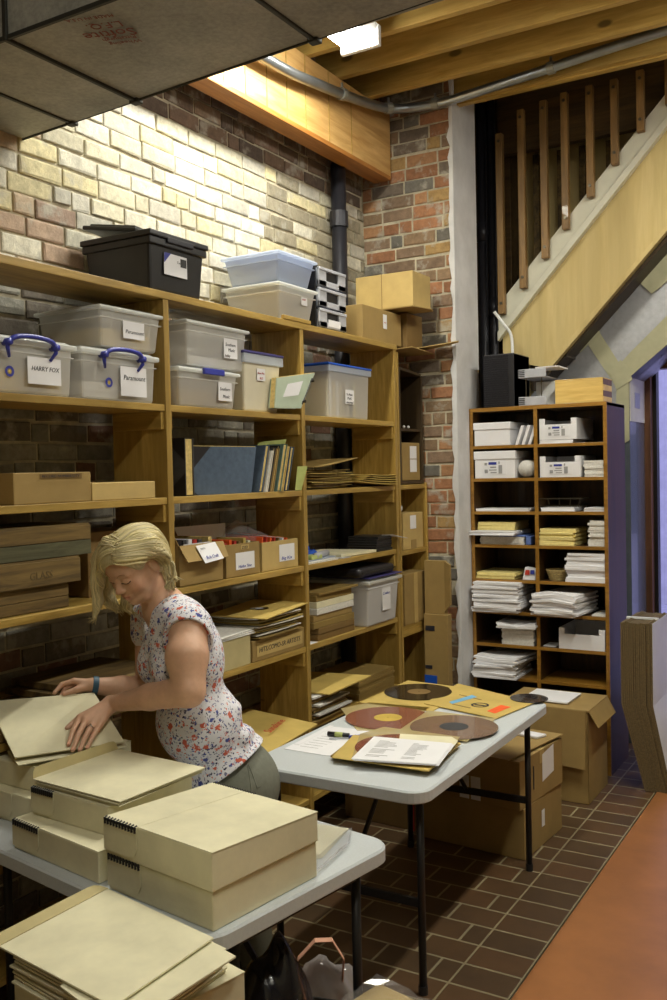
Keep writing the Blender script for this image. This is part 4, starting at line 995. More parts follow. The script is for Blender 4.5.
sleeve_obj('bright yellow record sleeve with a dark centre, topmost of the pile behind the woman', (-2.57, 3.62, zz+.012), (.30, .44), .12, 'paper_yellow' if False else 'sleeve', .005, (-.02, .03), hole=True)
zz = z
for k in range(7):
    o = solo('record_album', '%s album in the pile in front of the clear crate, layer %s' % (['brown', 'brown', 'dark', 'tan', 'white-edged', 'pale', 'kraft'][k], ['one', 'two', 'three', 'four', 'five', 'six', 'seven'][k]), 'record album', MB().box(-2.76, -2.475+RNG.uniform(-.012, .012), 3.97+RNG.uniform(-.04, .02), 4.36+RNG.uniform(-.015, .01), zz, zz+.031), ['card_dark', 'card_dark', 'sleeve_d', 'card', 'paper_edge', 'cream', 'sleeve_d'][k], 'albums piled by the clear crate', bevel=.002)
    zz += .0325
solo('record_sleeve', 'dark tan sleeve lying on top of the album pile by the clear crate', 'record sleeve', MB().plate([(-2.76, 3.93, zz), (-2.47, 4.0, zz), (-2.455, 4.37, zz+.006), (-2.76, 4.36, zz)], .012, nrm=(0, 0, 1)), 'sleeve_d')
solo('paper_sheet', 'loose white paper on the fifth shelf left of the albums', 'paper sheet', MB().plate([(-2.7, 3.88, z), (-2.46, 3.88, z), (-2.46, 3.96, z), (-2.7, 3.955, z)], .002, nrm=(0, 0, 1)), 'paper')
t = bin_('clear crate with a purple rim holding hanging files, label on its side', (-2.61, 4.62, z), (.37, .375, .262), lid='bin_lid', mat='bin_milky', taper=.02, ribs=True, lidh=.03, lidlip=.012, tags_=[('x', .17, .27, .07, .21, 'paper', [('Cowboy', .08, .62, .16, 'inkblue', .8)], 'paper_label', -.008)])
build('purple_edge', MB().box(-.192, .20, -.194, .194, .263, .269), 'purplelid', t, False, bevel=.002)
cse = thing('zip_case', 'black zipped case lying on the clear crate', 'case', (-2.60, 4.56, z+.274))
build('body', MB().box(-.17, .17, -.20, .20, 0, .05), 'blackleather', cse, False, bevel=.02, seg=3)
build('zip', MB().box(.166, .173, -.18, .18, .022, .028), 'blackmetal', cse, False)
z = .561
sleeve_obj('yellow record sleeve with red script hanging over the lower shelf edge beside the table', (-2.48, 3.45, z+.070), (.38, .47), .08, 'sleeve', .006, (-.10, .02), curl=.0)
o_ = bpy.data.objects[-1] if False else [o for o in COL.objects if o.get('label', '').startswith('yellow record sleeve with red script')][0]
lettering('red_script', 'Sunshine', .055, Vector((.10, -.05, .004)), (-.15, 1, .02), (-1, -.15, .09), 'inkred', o_, False, .012)
zz = z
for k in range(5):
    sleeve_obj('dark record sleeve under the yellow one on the lower shelf, layer %s' % ['one', 'two', 'three', 'four', 'five'][k], (-2.60, 3.40+RNG.uniform(-.02, .02), zz+.002), (.28, .50), RNG.uniform(-.04, .04), 'sleeve_d', .008, group='dark sleeves on the lower shelf'); zz += .012
zz = z
for k in range(9):
    sleeve_obj('%s sleeve in the lower pile next to the table, layer %s' % (['brown', 'worn', 'pale-edged'][k % 3], ['one', 'two', 'three', 'four', 'five', 'six', 'seven', 'eight', 'nine'][k]), (-2.59+RNG.uniform(-.02, .03), 4.04+RNG.uniform(-.03, .03), zz+.002), (.27, .33), RNG.uniform(-.07, .07), ['sleeve_d', 'card_dark', 'paper_edge'][k % 3], .009, (0, RNG.uniform(-.02, .02)), group='sleeves in the lower pile', curl=.006); zz += .0145
solo('tan_folder', 'large tan folder lying on top of the lower pile beside the table', 'folder', MB().plate([(-2.80, 3.90, zz+.012), (-2.40, 3.96, zz), (-2.37, 4.34, zz+.02), (-2.78, 4.28, zz+.02)], .006, nrm=(0, 0, 1)), 'sleeve')
inner_papers('tan sleeves stacked at the back right of the lower shelf', (-2.62, 4.58, z), (.33, .42, .115), 'sleeve_d', 6)
# wooden record boards behind the woman's hands, and the open carton there
z = .951
for k, (a, c) in enumerate((((-2.80, 2.56), (-2.36, 2.78)), ((-2.78, 2.52), (-2.42, 2.70)))):
    pass
wz = z+.001
for k in range(4):
    solo('wooden_board', ['dark plank on the shelf left of the woman, lowest of the boards', 'second dark plank under the pale board', 'thin edge board just under the pale board', 'pale wooden board lying on top of the planks left of the woman'][k], 'wooden board', MB().box(-2.82, -2.42+.012*k, 2.28+.03*k, 2.80+.008*k, wz, wz+.024), 'crate', bevel=.002); wz += .0265
# ------------------------------------------------------------------ paper cabinet
cb = thing('pigeonhole_cabinet', 'tall wooden paper cabinet with two columns of pigeonholes, red-brown side', 'cabinet', (-1.823, 5.65, 0))
CX0, CX1, CM, CY0, CY1 = -2.243, -1.400, -1.823, 5.445, 5.86
cz = [1.935, 1.735, 1.533, 1.330, 1.118, .922, .720, .520, .320, .12]
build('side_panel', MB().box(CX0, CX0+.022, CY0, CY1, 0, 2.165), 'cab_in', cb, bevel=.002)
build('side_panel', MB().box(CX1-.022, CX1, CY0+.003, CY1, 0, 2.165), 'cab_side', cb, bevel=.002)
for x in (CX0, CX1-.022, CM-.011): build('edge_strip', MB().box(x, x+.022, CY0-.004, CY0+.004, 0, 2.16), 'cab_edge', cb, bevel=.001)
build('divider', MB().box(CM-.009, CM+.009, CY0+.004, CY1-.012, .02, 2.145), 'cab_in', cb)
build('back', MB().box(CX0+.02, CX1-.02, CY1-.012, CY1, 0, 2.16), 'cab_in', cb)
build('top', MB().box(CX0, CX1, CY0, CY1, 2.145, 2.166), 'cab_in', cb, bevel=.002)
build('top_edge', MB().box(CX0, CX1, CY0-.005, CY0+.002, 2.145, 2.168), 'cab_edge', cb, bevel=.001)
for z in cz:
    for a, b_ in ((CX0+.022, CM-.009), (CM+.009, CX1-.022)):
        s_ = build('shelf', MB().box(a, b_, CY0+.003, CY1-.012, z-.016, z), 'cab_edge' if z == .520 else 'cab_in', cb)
        build('shelf_edge', MB().box(a, b_, CY0-.004, CY0+.004, z-.018, z+.001), 'cab_edge', s_, bevel=.001)
CF = CY0-.0
def crow(i): return cz[i]+.0015
def whitebox(label, x0, x1, z, h, lid=None, printed=True, dip=0, cutout=False, depth=.33, yf=CF+.0):
    t = thing('paper_box', label, 'paper box', ((x0+x1)/2, yf+depth/2, z)); w_ = (x1-x0)/2; m_ = MB(); d = depth/2
    if cutout: 
        m_.box(-w_, w_, -d, -d+.003, 0, h*.72).box(-w_, -w_+.035, -d, -d+.003, h*.72, h).box(w_-.035, w_, -d, -d+.003, h*.72, h)
        m_.box(-w_, -w_+.003, -d, d, 0, h).box(w_-.003, w_, -d, d, 0, h).box(-w_, w_, d-.003, d, 0, h).box(-w_, w_, -d, d, 0, .003)
    else: m_.box(-w_, w_, -d, d, 0, h)
    build('tray', m_, 'paper', t, False, bevel=.002)
    if lid: build('lid', MB().box(-w_-.006, w_+.006, -d-.006, d+.006, h*.72, h+.006), lid, t, False, bevel=.004)
    if printed:
        lb = patch(t, (2*w_, depth, h), '-y', w_*.55, w_*1.6, h*.14, h*.62, 'paper', [], 'printed_panel', .001)
        for (u0, u1, v0, v1, mt) in ((.7, 1.1, .52, .62, 'inkblue'), (.78, 1.08, .40, .45, 'inkgrey'), (.72, 1.1, .30, .34, 'inkgrey'), (.8, 1.1, .2, .24, 'inkgrey'), (1.2, 1.38, .18, .5, 'inkgrey'), (.5, .62, .5, .6, 'inkgrey'), (.5, .66, .2, .34, 'inkgrey'), (1.2, 1.26, .54, .64, 'inkgrey')):
            patch(t, (2*w_, depth, h), '-y', w_*u0, w_*u1, h*v0, h*v1, mt, [], 'print_block', .0025)
    return t
whitebox('white paper box with its lid on, top left pigeonhole', -2.212, -1.985, crow(0), .135, 'paper', False)
for k in range(3): solo('envelope', 'white envelope leaning beside the lidded box, %s from the box' % ['first', 'second', 'third'][k], 'envelope', MB().plate([(-1.955+k*.04, CF+.01, crow(0)), (-1.955+k*.04+.018, CF+.01, crow(0)), (-1.915+k*.04+.018, CF+.01, crow(0)+.115), (-1.915+k*.04, CF+.01, crow(0)+.115)], .28, nrm=(0, 1, 0)), 'paper')
whitebox('white paper tray with a cut-out front, top right pigeonhole', -1.80, -1.575, crow(0)+.022, .125, None, True, cutout=True, depth=.36)
reamstack('sagging sheaf of white paper lying under the top right tray', (-1.70, CF+.15, crow(0)), (.20, .30, .021), 'paper', 3, .004)
whitebox('white paper box with a striped lid, second pigeonhole on the left', -2.212, -1.955, crow(1), .16, 'paper', True)
solo('rolled_paper', 'rolled grey paper tube beside the striped box', 'paper roll', MB().tube([(-1.895, CF+.03, crow(1)+.055), (-1.895, CF+.33, crow(1)+.055)], .05, 20), 'paper_edge', smooth=True)
whitebox('white paper tray with a cut-out front, second pigeonhole on the right', -1.80, -1.555, crow(1), .125, None, True, cutout=True)
reamstack('small ream of cream cards beside the second right tray', (-1.48, CF+.13, crow(1)), (.115, .24, .095), 'paper_edge', 8, .005)
reamstack('thin layer of papers in the third left pigeonhole', (-2.04, CF+.14, crow(2)), (.34, .28, .016), 'paper', 3, .004)
reamstack('thin layer of papers in the third right pigeonhole', (-1.70, CF+.15, crow(2)), (.20, .28, .022), 'paper', 3, .004)
reamstack('thin papers at the right end of the third right pigeonhole', (-1.48, CF+.14, crow(2)), (.12, .26, .022), 'paper', 3, .004)
wr = thing('wire_tray', 'bent dark wire tray lying on the third right pigeonhole papers', 'wire tray', (-1.69, CF+.08, crow(2)))
for zz, k in ((.03, 1), (.075, 1.15)):
    build('wire_loop', MB().tube([(-.13*k, -.06, zz), (.12*k, -.06, zz), (.12*k, .10, zz), (-.13*k, .10, zz)], .0025, 6, closed=True), 'steel', wr, False)
for x in (-.12, -.06, 0, .06, .11): build('wire_rib', MB().tube([(x*1.15, -.065, .08), (x, -.058, .028), (x, .1, .028)], .002, 6), 'steel', wr, False)
reamstack('blue card box of papers at the bottom of the fourth left pigeonhole', (-2.05, CF+.16, crow(3)), (.28, .30, .048), 'paper_edge', 4, .003)
solo('blue_box', 'blue card slipcase in the fourth left pigeonhole', 'slipcase', MB().box(-2.06, -1.90, CF+.01, CF+.27, crow(3)+.0485, crow(3)+.056).box(-1.90, -1.87, CF+.02, CF+.28, crow(3), crow(3)+.05), 'paper_blue', bevel=.002)
reamstack('white papers overhanging the front of the fourth left pigeonhole', (-2.10, CF+.11, crow(3)+.058), (.30, .30, .026), 'paper', 4, .005)
reamstack('pad of yellow paper on the white papers in the fourth left pigeonhole', (-2.09, CF+.16, crow(3)+.086), (.24, .26, .05), 'paper_yellow', 5, .004)
reamstack('stack of cream booklets in the fourth right pigeonhole', (-1.705, CF+.14, crow(3)), (.215, .26, .10), 'paper_yellow', 9, .006)
reamstack('narrow stack of booklets at the right of the fourth right pigeonhole', (-1.465, CF+.13, crow(3)), (.105, .24, .15), 'paper_edge', 11, .008)
reamstack('low pile of greenish papers in the fifth left pigeonhole', (-2.09, CF+.15, crow(4)), (.25, .28, .038), 'paper_yellow', 4, .007)
pk = solo('packet', 'small red, white and blue packet in the fifth left pigeonhole', 'packet', MB().plate([(-1.925, CF+.02, crow(4)), (-1.845, CF+.02, crow(4)), (-1.845, CF+.03, crow(4)+.065), (-1.91, CF+.03, crow(4)+.075)], .05, nrm=(0, 1, 0)), 'paper')
build('red_print', MB().plate([(-1.91, CF+.0185, crow(4)+.03), (-1.88, CF+.0185, crow(4)+.03), (-1.88, CF+.0215, crow(4)+.06), (-1.905, CF+.0215, crow(4)+.06)], .001, nrm=(0, -1, 0)), 'inkred', pk)
build('blue_print', MB().plate([(-1.875, CF+.0185, crow(4)+.035), (-1.85, CF+.0185, crow(4)+.035), (-1.85, CF+.0215, crow(4)+.06), (-1.875, CF+.0215, crow(4)+.06)], .001, nrm=(0, -1, 0)), 'inkblue', pk)
bs = MB()
for k in range(6): bs.disc((0, 0, 0), .042+.004*k, .048+.004*k, .011*k, .011*k+.009, 20)
bs.disc((0, 0, 0), 0, .045, 0, .004, 20)
o = build('straw_basket', bs, 'basket', None, False, origin=(0, 0, 0)); o.location = (-1.73, CF+.09, crow(4)); tag(o, 'little round straw basket in the fifth right pigeonhole', 'basket')
reamstack('thick stack of bound white booklets in the fifth right pigeonhole', (-1.533, CF+.14, crow(4)), (.235, .27, .17), 'paper', 12, .008)
reamstack('thick heap of white papers spilling from the sixth left pigeonhole', (-2.075, CF+.10, crow(5)), (.29, .34, .182), 'paper', 14, .010, .05)
reamstack('fanned heap of white papers spilling from the sixth right pigeonhole', (-1.68, CF+.07, crow(5)), (.27, .33, .145), 'paper', 10, .014, -.12, -.02)
reamstack('lone sheet lying at the right of the sixth right pigeonhole', (-1.46, CF+.11, crow(5)), (.09, .20, .008), 'paper_edge', 2, .002)
reamstack('stack of cream paper in the seventh left pigeonhole', (-1.955, CF+.13, crow(6)), (.20, .26, .105), 'paper_yellow' if False else 'paper_edge', 8, .003)
reamstack('curled white sheets on the cream stack in the seventh left pigeonhole', (-1.965, CF+.10, crow(6)+.107), (.24, .28, .018), 'paper', 3, .008, .08, .016)
whitebox('plain white open tray in the seventh right pigeonhole', -1.70, -1.428, crow(6), .125, None, False, cutout=True)
reamstack('small white card at the left of the seventh right pigeonhole', (-1.765, CF+.09, crow(6)), (.075, .12, .006), 'paper', 2, .002)
reamstack('lower half of the white paper heap in the eighth left pigeonhole', (-2.09, CF+.09, crow(7)), (.27, .33, .075), 'paper', 7, .010, .04)
reamstack('upper slipping half of the white paper heap in the eighth left pigeonhole', (-2.06, CF+.10, crow(7)+.077), (.28, .32, .045), 'paper', 5, .014, -.10, .012)
reamstack('papers lying in the shadowed ninth right pigeonhole', (-1.56, CF+.16, crow(8)), (.22, .25, .03), 'paper_edge', 3, .006)
# on top of the cabinet
zt = 2.1685
lt = thing('letter_tray', 'black ribbed letter tray stack standing on the left of the paper cabinet', 'letter tray', (-2.06, 5.60, zt))
build('body', MB().box(-.092, .10, -.13, .15, 0, .325), 'blackplastic', lt, False, bevel=.004)
rb = MB()
for k in range(24): rb.box(-.094, .064, -.136, -.130, .008+k*.0132, .016+k*.0132)
build('ribbed_front', rb, 'iron', lt, False)
for x in (.075, .10): build('side_slot', MB().box(x-.003, x, -.131, .15, .0, .32), 'iron', lt, False)
gt = thing('paper_sorter', 'light grey two-tier plastic paper sorter on the paper cabinet', 'paper sorter', (-1.84, 5.56, zt))
for z_ in (.0, .165):
    m_ = MB().box(-.085, .085, -.11, .13, z_, z_+.006).box(-.085, .085, -.115, -.105, z_, z_+.052)
    build('tray', m_, 'greymetal', gt, False, bevel=.003)
    for s_ in range(4): build('grip_rib', MB().box(-.083, -.045, -.1175, -.1145, z_+.008+.011*s_, z_+.013+.011*s_), 'iron', gt, False)
for x in (-.045, .05): build('post', MB().tube([(x, -.09, 0), (x, -.09, .18)], .003, 8), 'steel', gt, False)
build('back_plate', MB().box(-.03, .09, .05, .055, .0, .15), 'enamel', gt, False)
reamstack('white papers lying on the grey sorter', (-1.77, 5.60, zt+.224), (.14, .20, .008), 'paper', 2, .004)
wbx = thing('pine_box', 'shallow light pine box with walnut striped ends on top of the cabinet', 'wooden box', (-1.565, 5.58, zt))
build('front_board', MB().box(-.145, .135, -.105, -.095, 0, .135), 'lightwood', wbx, False, bevel=.002)
build('back_board', MB().box(-.145, .135, .095, .105, 0, .135), 'lightwood', wbx, False, bevel=.002)
for x in (-.145, .128):
    for k in range(4): build('end_strip', MB().box(x, x+.009, -.095, .095, .034*k, .034*k+.033), 'walnut' if k % 2 == 1 else 'lightwood', wbx, False)
build('bottom', MB().box(-.14, .13, -.095, .095, 0, .006), 'lightwood', wbx, False)
build('lid', MB().box(-.146, .136, -.106, .106, .135, .142), 'lightwood', wbx, False, bevel=.002)

# ------------------------------------------------------------------ folding tables
def folding_table(label, C, ang, L, W, H, legs, braces=True):
    t = thing('folding_table', label, 'table', (C[0], C[1], 0), ang)
    def rr(l, w, r, z):
        out = []
        for cx, cy, a0 in ((l-r, w-r, 0), (-l+r, w-r, 90), (-l+r, -w+r, 180), (l-r, -w+r, 270)):
            for k in range(7): a = math.radians(a0+15*k); out.append((cx+r*math.cos(a), cy+r*math.sin(a), z))
        return out
    rings = [rr(L/2-.006, W/2-.006, .07, H-.045), rr(L/2, W/2, .075, H-.04), rr(L/2, W/2, .075, H-.006), rr(L/2-.006, W/2-.006, .07, H)]
    n = len(rings[0]); vs = [v for r in rings for v in r]; fs = [tuple(reversed(range(n))), tuple(3*n+k for k in range(n))]
    for i in range(3):
        for k in range(n): fs.append((i*n+k, i*n+(k+1) % n, (i+1)*n+(k+1) % n, (i+1)*n+k))
    build('tabletop', MB().add(vs, fs), 'tabletop', t, False, smooth=False)
    for sx in (-1, 1):
        x = sx*(L/2-legs[0])
        for sy in (-1, 1):
            y = sy*(W/2-legs[1])
            g = build('leg', MB().tube([(x, y, 0.012), (x, y, H-.045)], .0135, 12), 'blackmetal', t, False, smooth=True)
            build('foot_cap', MB().tube([(x, y, 0), (x, y, .03)], .0165, 12), 'blackplastic', g, False)
        build('crossbar', MB().box(x-.01, x+.01, -W/2+legs[1], W/2-legs[1], H-.07, H-.046), 'blackmetal', t, False)
        build('crossbar', MB().box(x-.008, x+.008, -W/2+legs[1], W/2-legs[1], .30, .33), 'blackmetal', t, False, bevel=.002)
        build('brace', MB().tube([(x, 0, .315), (x-sx*.10, 0, .42), (x-sx*.36, 0, H-.06)], [.009, .010, .008], 8), 'blackmetal', t, False)
        build('brace_hinge', MB().box(x-sx*.10-.02, x-sx*.10+.02, -.018, .018, .40, .44), 'blackmetal', t, False, bevel=.004)
        build('brace', MB().tube([(x-sx*.10, 0, .42), (x, .20, .33)], .005, 8), 'blackmetal', t, False)
    for sy in (-1, 1): build('side_rail', MB().box(-L/2+.08, L/2-.08, sy*(W/2-.05)-.008, sy*(W/2-.05)+.008, H-.07, H-.045), 'blackmetal', t, False)
    return t
TH = .74
a1 = math.radians(-9.5)
C1 = Vector((-1.336, 1.639)); ux = Vector((-math.cos(a1), -math.sin(a1))); uy = Vector((-math.sin(a1), math.cos(a1)))
L1, W1 = 1.10, .725
c1_ = C1+ux*L1/2+uy*W1/2
folding_table('grey-white folding table in front, covered with cream archival boxes', c1_, a1, L1, W1, TH, (.045, .13))
folding_table('grey-white folding table further back, records and sleeves spread on it', (-1.685, 3.43), math.radians(90.4), 1.365, .725, TH, (.12, .07))

# ------------------------------------------------------------------ records and papers on the far table
T2 = TH+.0008
def quad_sleeve(label, pix, z, mat='sleeve', th=.003, name='record_sleeve', cat='record sleeve', group=None):
    return solo(name, label, cat, MB().plate([onZ(x, y, z) for x, y in pix], th, nrm=(0, 0, 1)), mat, group)
def record(label, cx, cy, z, r, mat, lab='goldlabel', group=None, tilt=0):
    p = onZ(cx, cy, z); t = thing('record', label, 'record', (p.x, p.y, z))
    d = build('disc', MB().disc((0, 0, 0), .0035, r, 0, .0022, 64), mat, t, False)
    for k in range(9): pass
    build('groove_band', MB().disc((0, 0, 0), r*.40, r*.94, .0022, .0026, 64), mat, t, False)
    build('paper_label', MB().disc((0, 0, 0), .0035, r*.33, .0022, .0029, 40), lab, t, False)
    return t
quad_sleeve('yellow record sleeve lying under the black record at the far left of the table', [(360, 703), (408, 681), (472, 689), (432, 712)], T2)
q = quad_sleeve('yellow record sleeve with a round ship picture and an orange sticker', [(424, 704), (458, 684), (535, 703), (496, 719)], T2+.0035)
zq = T2+.0035+.0032
def onq(u, v):  # along bottom-left -> right, and up
    A, B, C_, D_ = [onZ(x, y, zq) for x, y in [(424, 704), (458, 684), (535, 703), (496, 719)]]
    return A.lerp(D_, u).lerp(B.lerp(C_, u), v)
build('orange_sticker', MB().plate([onZ(x, y, zq) for x, y in ((487, 711), (501, 705), (511, 707), (495, 713.5))], .0006, nrm=(0, 0, 1)), 'inkorange', q)
build('blue_banner', MB().plate([onZ(x, y, zq) for x, y in ((449, 702), (472, 695), (477, 697), (452, 704))], .0006, nrm=(0, 0, 1)), 'inksky', q)
pc = onZ(480, 705, zq); build('round_picture', MB().disc(pc-Vector((0, 0, 0)), .030, .040, 0, .0006, 40), 'inkblk', q)
build('hull_print', MB().plate([pc+Vector(v) for v in ((-.022, -.012, 0), (.022, -.012, 0), (.028, .006, 0), (-.028, .006, 0))], .0006, nrm=(0, 0, 1)), 'inkblk', q)
for k, (u, v, w_) in enumerate(((.2, .6, .3), (.3, .2, .25))):
    a = onq(u, v); b_ = onq(u+w_, v); build('printed_line', MB().plate([a, b_, b_+Vector((0, .008, 0)), a+Vector((0, .008, 0))], .0005, nrm=(0, 0, 1)), 'card_dark', q)
def span(x0, x1, y, z): return (onZ(x0, y, z)-onZ(x1, y, z)).length/2
record('shiny black record lying on the yellow sleeve at the far end of the table', 419, 692, T2+.0042, .165, 'vinyl', 'card_dark')
quad_sleeve('translucent glassine sleeve around the brown record', [(341, 709), (369, 703), (430, 708), (395, 732), (357, 731)], T2, 'glassine')
record('reddish brown record with a yellow label in the middle of the table', 388, 718, T2+.0035, .182, 'brownvinyl')
quad_sleeve('translucent glassine sleeve around the greyish record', [(400, 730), (428, 711), (496, 719), (467, 742)], T2+.0075, 'glassine')
record('greyish brown record with a dark label nearest the right table edge', 454, 727, T2+.011, .178, 'greyvinyl', 'darkcloth')
bf = onZ(531, 698.5, T2)
dd = record('small black disc at the far right corner of the table', 529, 698.5, T2+.0072, .085, 'vinyl', 'vinyl')
# papers by the near end
quad_sleeve('white printed sheet on the near left of the far table', [(284, 749), (328, 726.5), (372, 731), (340, 756), (327, 756)], T2, 'paper', .0015, 'paper_sheet', 'paper sheet')
pp = [o for o in COL.objects if o.get('label', '').startswith('white printed sheet on the near left')][0]
for k in range(7):
    a, b_ = onZ(300+k*4.2, 746-k*2.0, T2+.0016), onZ(318+k*4.5, 748.5-k*2.0, T2+.0016)
    build('printed_line', MB().plate([a, b_, b_+Vector((0, .003, 0)), a+Vector((0, .003, 0))], .0002, nrm=(0, 0, 1)), 'inkgrey', pp)
quad_sleeve('second white sheet peeking out beside the printed one', [(294, 744), (330, 725.5), (334, 726), (299, 745)], T2+.0018, 'paper', .001, 'paper_sheet', 'paper sheet')
base = [(331, 757), (352, 738), (378, 727), (464, 738), (460, 745), (430, 771)]
zz = T2+.001
for k in range(6):
    j = [(x+RNG.uniform(-3, 3), y+RNG.uniform(-1.2, 1.2)) for x, y in ([(333, 757), (356, 736), (459, 744), (428, 771)])]
    quad_sleeve('kraft record sleeve in the near pile under the white letter, layer %s' % ['one', 'two', 'three', 'four', 'five', 'six'][k], j, zz, ['sleeve', 'sleeve_d', 'sleeve'][k % 3], .0028, group='sleeves under the white letter'); zz += .0038
quad_sleeve('glassine sleeve with rounded corner on the near sleeve pile', [(352, 757), (360, 734), (384, 727), (460, 737), (452, 748)], zz, 'glassine', .001); zz += .002
record('dark brown record showing at the back of the near sleeve pile', 399, 747, zz, .165, 'brownvinyl'); zz += .004
quad_sleeve('buff card sleeve with a rounded corner behind the white letter', [(400, 734), (452, 737), (458, 741), (450, 752), (398, 748)], zz, 'cream', .001); zz += .002
lt_ = [(351, 759), (374, 736.6), (452, 743.5), (436, 764.5)]
for k in range(3):
    w_ = quad_sleeve('printed white letter, %s of three on the near sleeve pile' % ['lowest', 'middle', 'topmost'][k], [(x+(2-k)*1.2, y+(2-k)*.8) for x, y in lt_], zz, 'paper', .0012, 'letter', 'letter'); zz += .002
A_, B_, C_, D_ = [onZ(x, y, zz-.0006) for x, y in lt_]
for k in range(14):
    v = .16+.052*k
    for (u0, u1) in ((.12, .12+RNG.uniform(.12, .3)), (.55, .55+RNG.uniform(.06, .25))):
        if RNG.random() < .8:
            pt = lambda u, v_: D_.lerp(A_, v_*0).lerp(D_, 0) if False else A_.lerp(B_, v_).lerp(D_.lerp(C_, v_), u)
            a, b_ = pt(u0, v), pt(u1, v); d = (pt(u0, v+.018)-a)
            build('printed_line', MB().plate([a, b_, b_+d, a+d], .0002, nrm=(0, 0, 1)), 'inkgrey', w_)
mk_ = thing('marker_pen', 'black marker with a green band lying on the white sheets', 'marker pen', onZ(338, 734, T2+.012))
p0, p1 = onZ(328, 733.5, T2+.012), onZ(349, 735.5, T2+.012)
build('barrel', MB().tube([p0, p1], .0095, 12), 'blackplastic', mk_, smooth=True); build('green_band', MB().tube([p0.lerp(p1, .35), p0.lerp(p1, .72)], .0102, 12), 'paper_green', mk_, smooth=True)
pn_ = thing('blue_pen', 'dark blue marker lying next to the black marker', 'marker pen', onZ(358, 737, T2+.012))
p0, p1 = onZ(349.5, 738, T2+.012), onZ(369, 735.5, T2+.012)
build('barrel', MB().tube([p0, p1], .009, 12), 'bluehandle', pn_, smooth=True); build('cap', MB().tube([p0, p0.lerp(p1, .35)], .0102, 12), 'inkblue', pn_, smooth=True)
solo('ballpoint_pen', 'thin clear ballpoint pen lying below the black marker', 'pen', MB().tube([onZ(329, 738.5, T2+.006), onZ(349, 738.2, T2+.006)], .003, 8), 'greymetal')

# ------------------------------------------------------------------ cream archival boxes
def archival(label, corner, rot, size, z, slope=0, teeth=True, flapw=.13, ajar=False, group=None):
    """corner = the near right bottom corner (+x,-y)"""
    sx, sy, h = size; r = math.radians(rot); ax = Vector((math.cos(r), math.sin(r))); ay = Vector((-math.sin(r), math.cos(r)))
    c = Vector(corner)-ax*sx/2+ay*sy/2
    t = thing('archival_box', label, 'archival box', (c.x, c.y, z), r, group); x, y = sx/2, sy/2
    vs = [(-x, -y, 0), (x, -y, 0), (x, y, 0), (-x, y, 0), (-x, -y, h), (x, -y, h), (x, y, h-slope), (-x, y, h-slope)]
    build('box_body', MB().add(vs, [(0, 3, 2, 1), (4, 5, 6, 7), (0, 1, 5, 4), (1, 2, 6, 5), (2, 3, 7, 6), (3, 0, 4, 7)]), 'cream', t, False, bevel=.003)
    hs = h-slope
    # lid board lapping the top, its end flap wraps the near side with a rounded corner
    build('lid', MB().plate([(-x+flapw, -y+.001, h), (x+.001, -y+.001, h), (x+.001, y, hs), (-x+flapw, y, hs)], .0018, nrm=(0, 0, 1)), 'cream', t, False)
    P = [(-x-.001, -y-.002, h), (-x-.001, -y-.002, h*.12), (-x+flapw*.75, -y-.002, h*.12), (-x+flapw*.93, -y-.002, h*.22), (-x+flapw, -y-.002, h*.42), (-x+flapw, -y-.002, h)]
    fl = build('wrap_flap', MB().plate(P, .002, nrm=(0, -1, 0)).plate([(-x, -y-.003, h), (-x+flapw-.002, -y-.003, h), (-x+flapw-.002, y, hs), (-x, y, hs)], .0018, nrm=(0, 0, 1)), 'cream', t, False)
    if teeth:
        m_ = MB(); n = 11
        for k in range(n):
            u = -x+.006+(flapw-.012)*k/(n-1)
            m_.tube([(u, -y+.003, h+.0025), (u, -y-.0055, h+.001), (u+.0025, -y-.0062, h-.013)], .0029, 6)
        m_.box(-x+.001, -x+flapw-.001, -y-.0045, -y-.0035, h-.006, h+.001)
        build('binding_strip', m_, 'blackmetal', t, False)
        m_ = MB()
        for k in range(n+6):
            u = -x+.006+(flapw+.03)*k/(n+5)
            m_.tube([(u, y-.003, hs+.0025), (u, y+.0045, hs+.003), (u, y+.005, hs-.006)], .002, 6)
        build('binding_strip', m_, 'blackmetal', t, False)
    return t
archival('lower of two cream archival boxes at the right end of the front table', (-1.352, 1.690), -8.5, (.385, .372, .093), TH+.001)
archival('upper cream archival box with black binding teeth, right end of the front table', (-1.347, 1.684), -8.5, (.395, .378, .092), TH+.096, .016)
archival('low cream archival box in the middle of the front table, under the stacked folders', (-1.775, 1.752), -9.2, (.40, .36, .083), TH+.001)
archival('small cream archival box stacked on the middle one, carrying loose boards', (-1.822, 1.840), -4.5, (.325, .325, .080), TH+.086, 0, True, .10)
def board(label, corners, z, th, mat='cream', flap=None, name='archival_folder', cat='folder'):
    t = None
    if flap:
        c = sum((Vector((p[0], p[1], z)) for p in corners), Vector())/len(corners); t = thing(name, label, cat, c)
        build('board', MB().plate([(p[0], p[1], z) for p in corners], th, nrm=(0, 0, 1)), mat, t, bevel=.0008)
        a, b_ = Vector(corners[0]).to_3d(), Vector(corners[3]).to_3d()  # -x edge
        d = (b_-a).normalized(); o_ = Vector((-d.y, d.x, 0)); up_ = Vector((o_.x*flap[1], o_.y*flap[1], flap[0]))
        a.z = b_.z = z+th
        P = [a, b_, b_+up_*.6-d*.004, b_+up_*.9-d*.012, b_+up_-d*.03, a+up_+d*.03, a+up_*.9+d*.012, a+up_*.6+d*.004]
        build('turned_up_flap', MB().plate(P, .0015), 'cream_in', t)
        return t
    return solo(name, label, cat, MB().plate([(p[0], p[1], z) for p in corners], th, nrm=(0, 0, 1)), mat, bevel=.0008)
zb = TH+.086+.0835
lc = [onZ(x, y, zb+.02).xy for x, y in ((33, 778), (119, 801), (205, 766), (118, 748))]
cc = sum(lc, Vector((0, 0)))/4
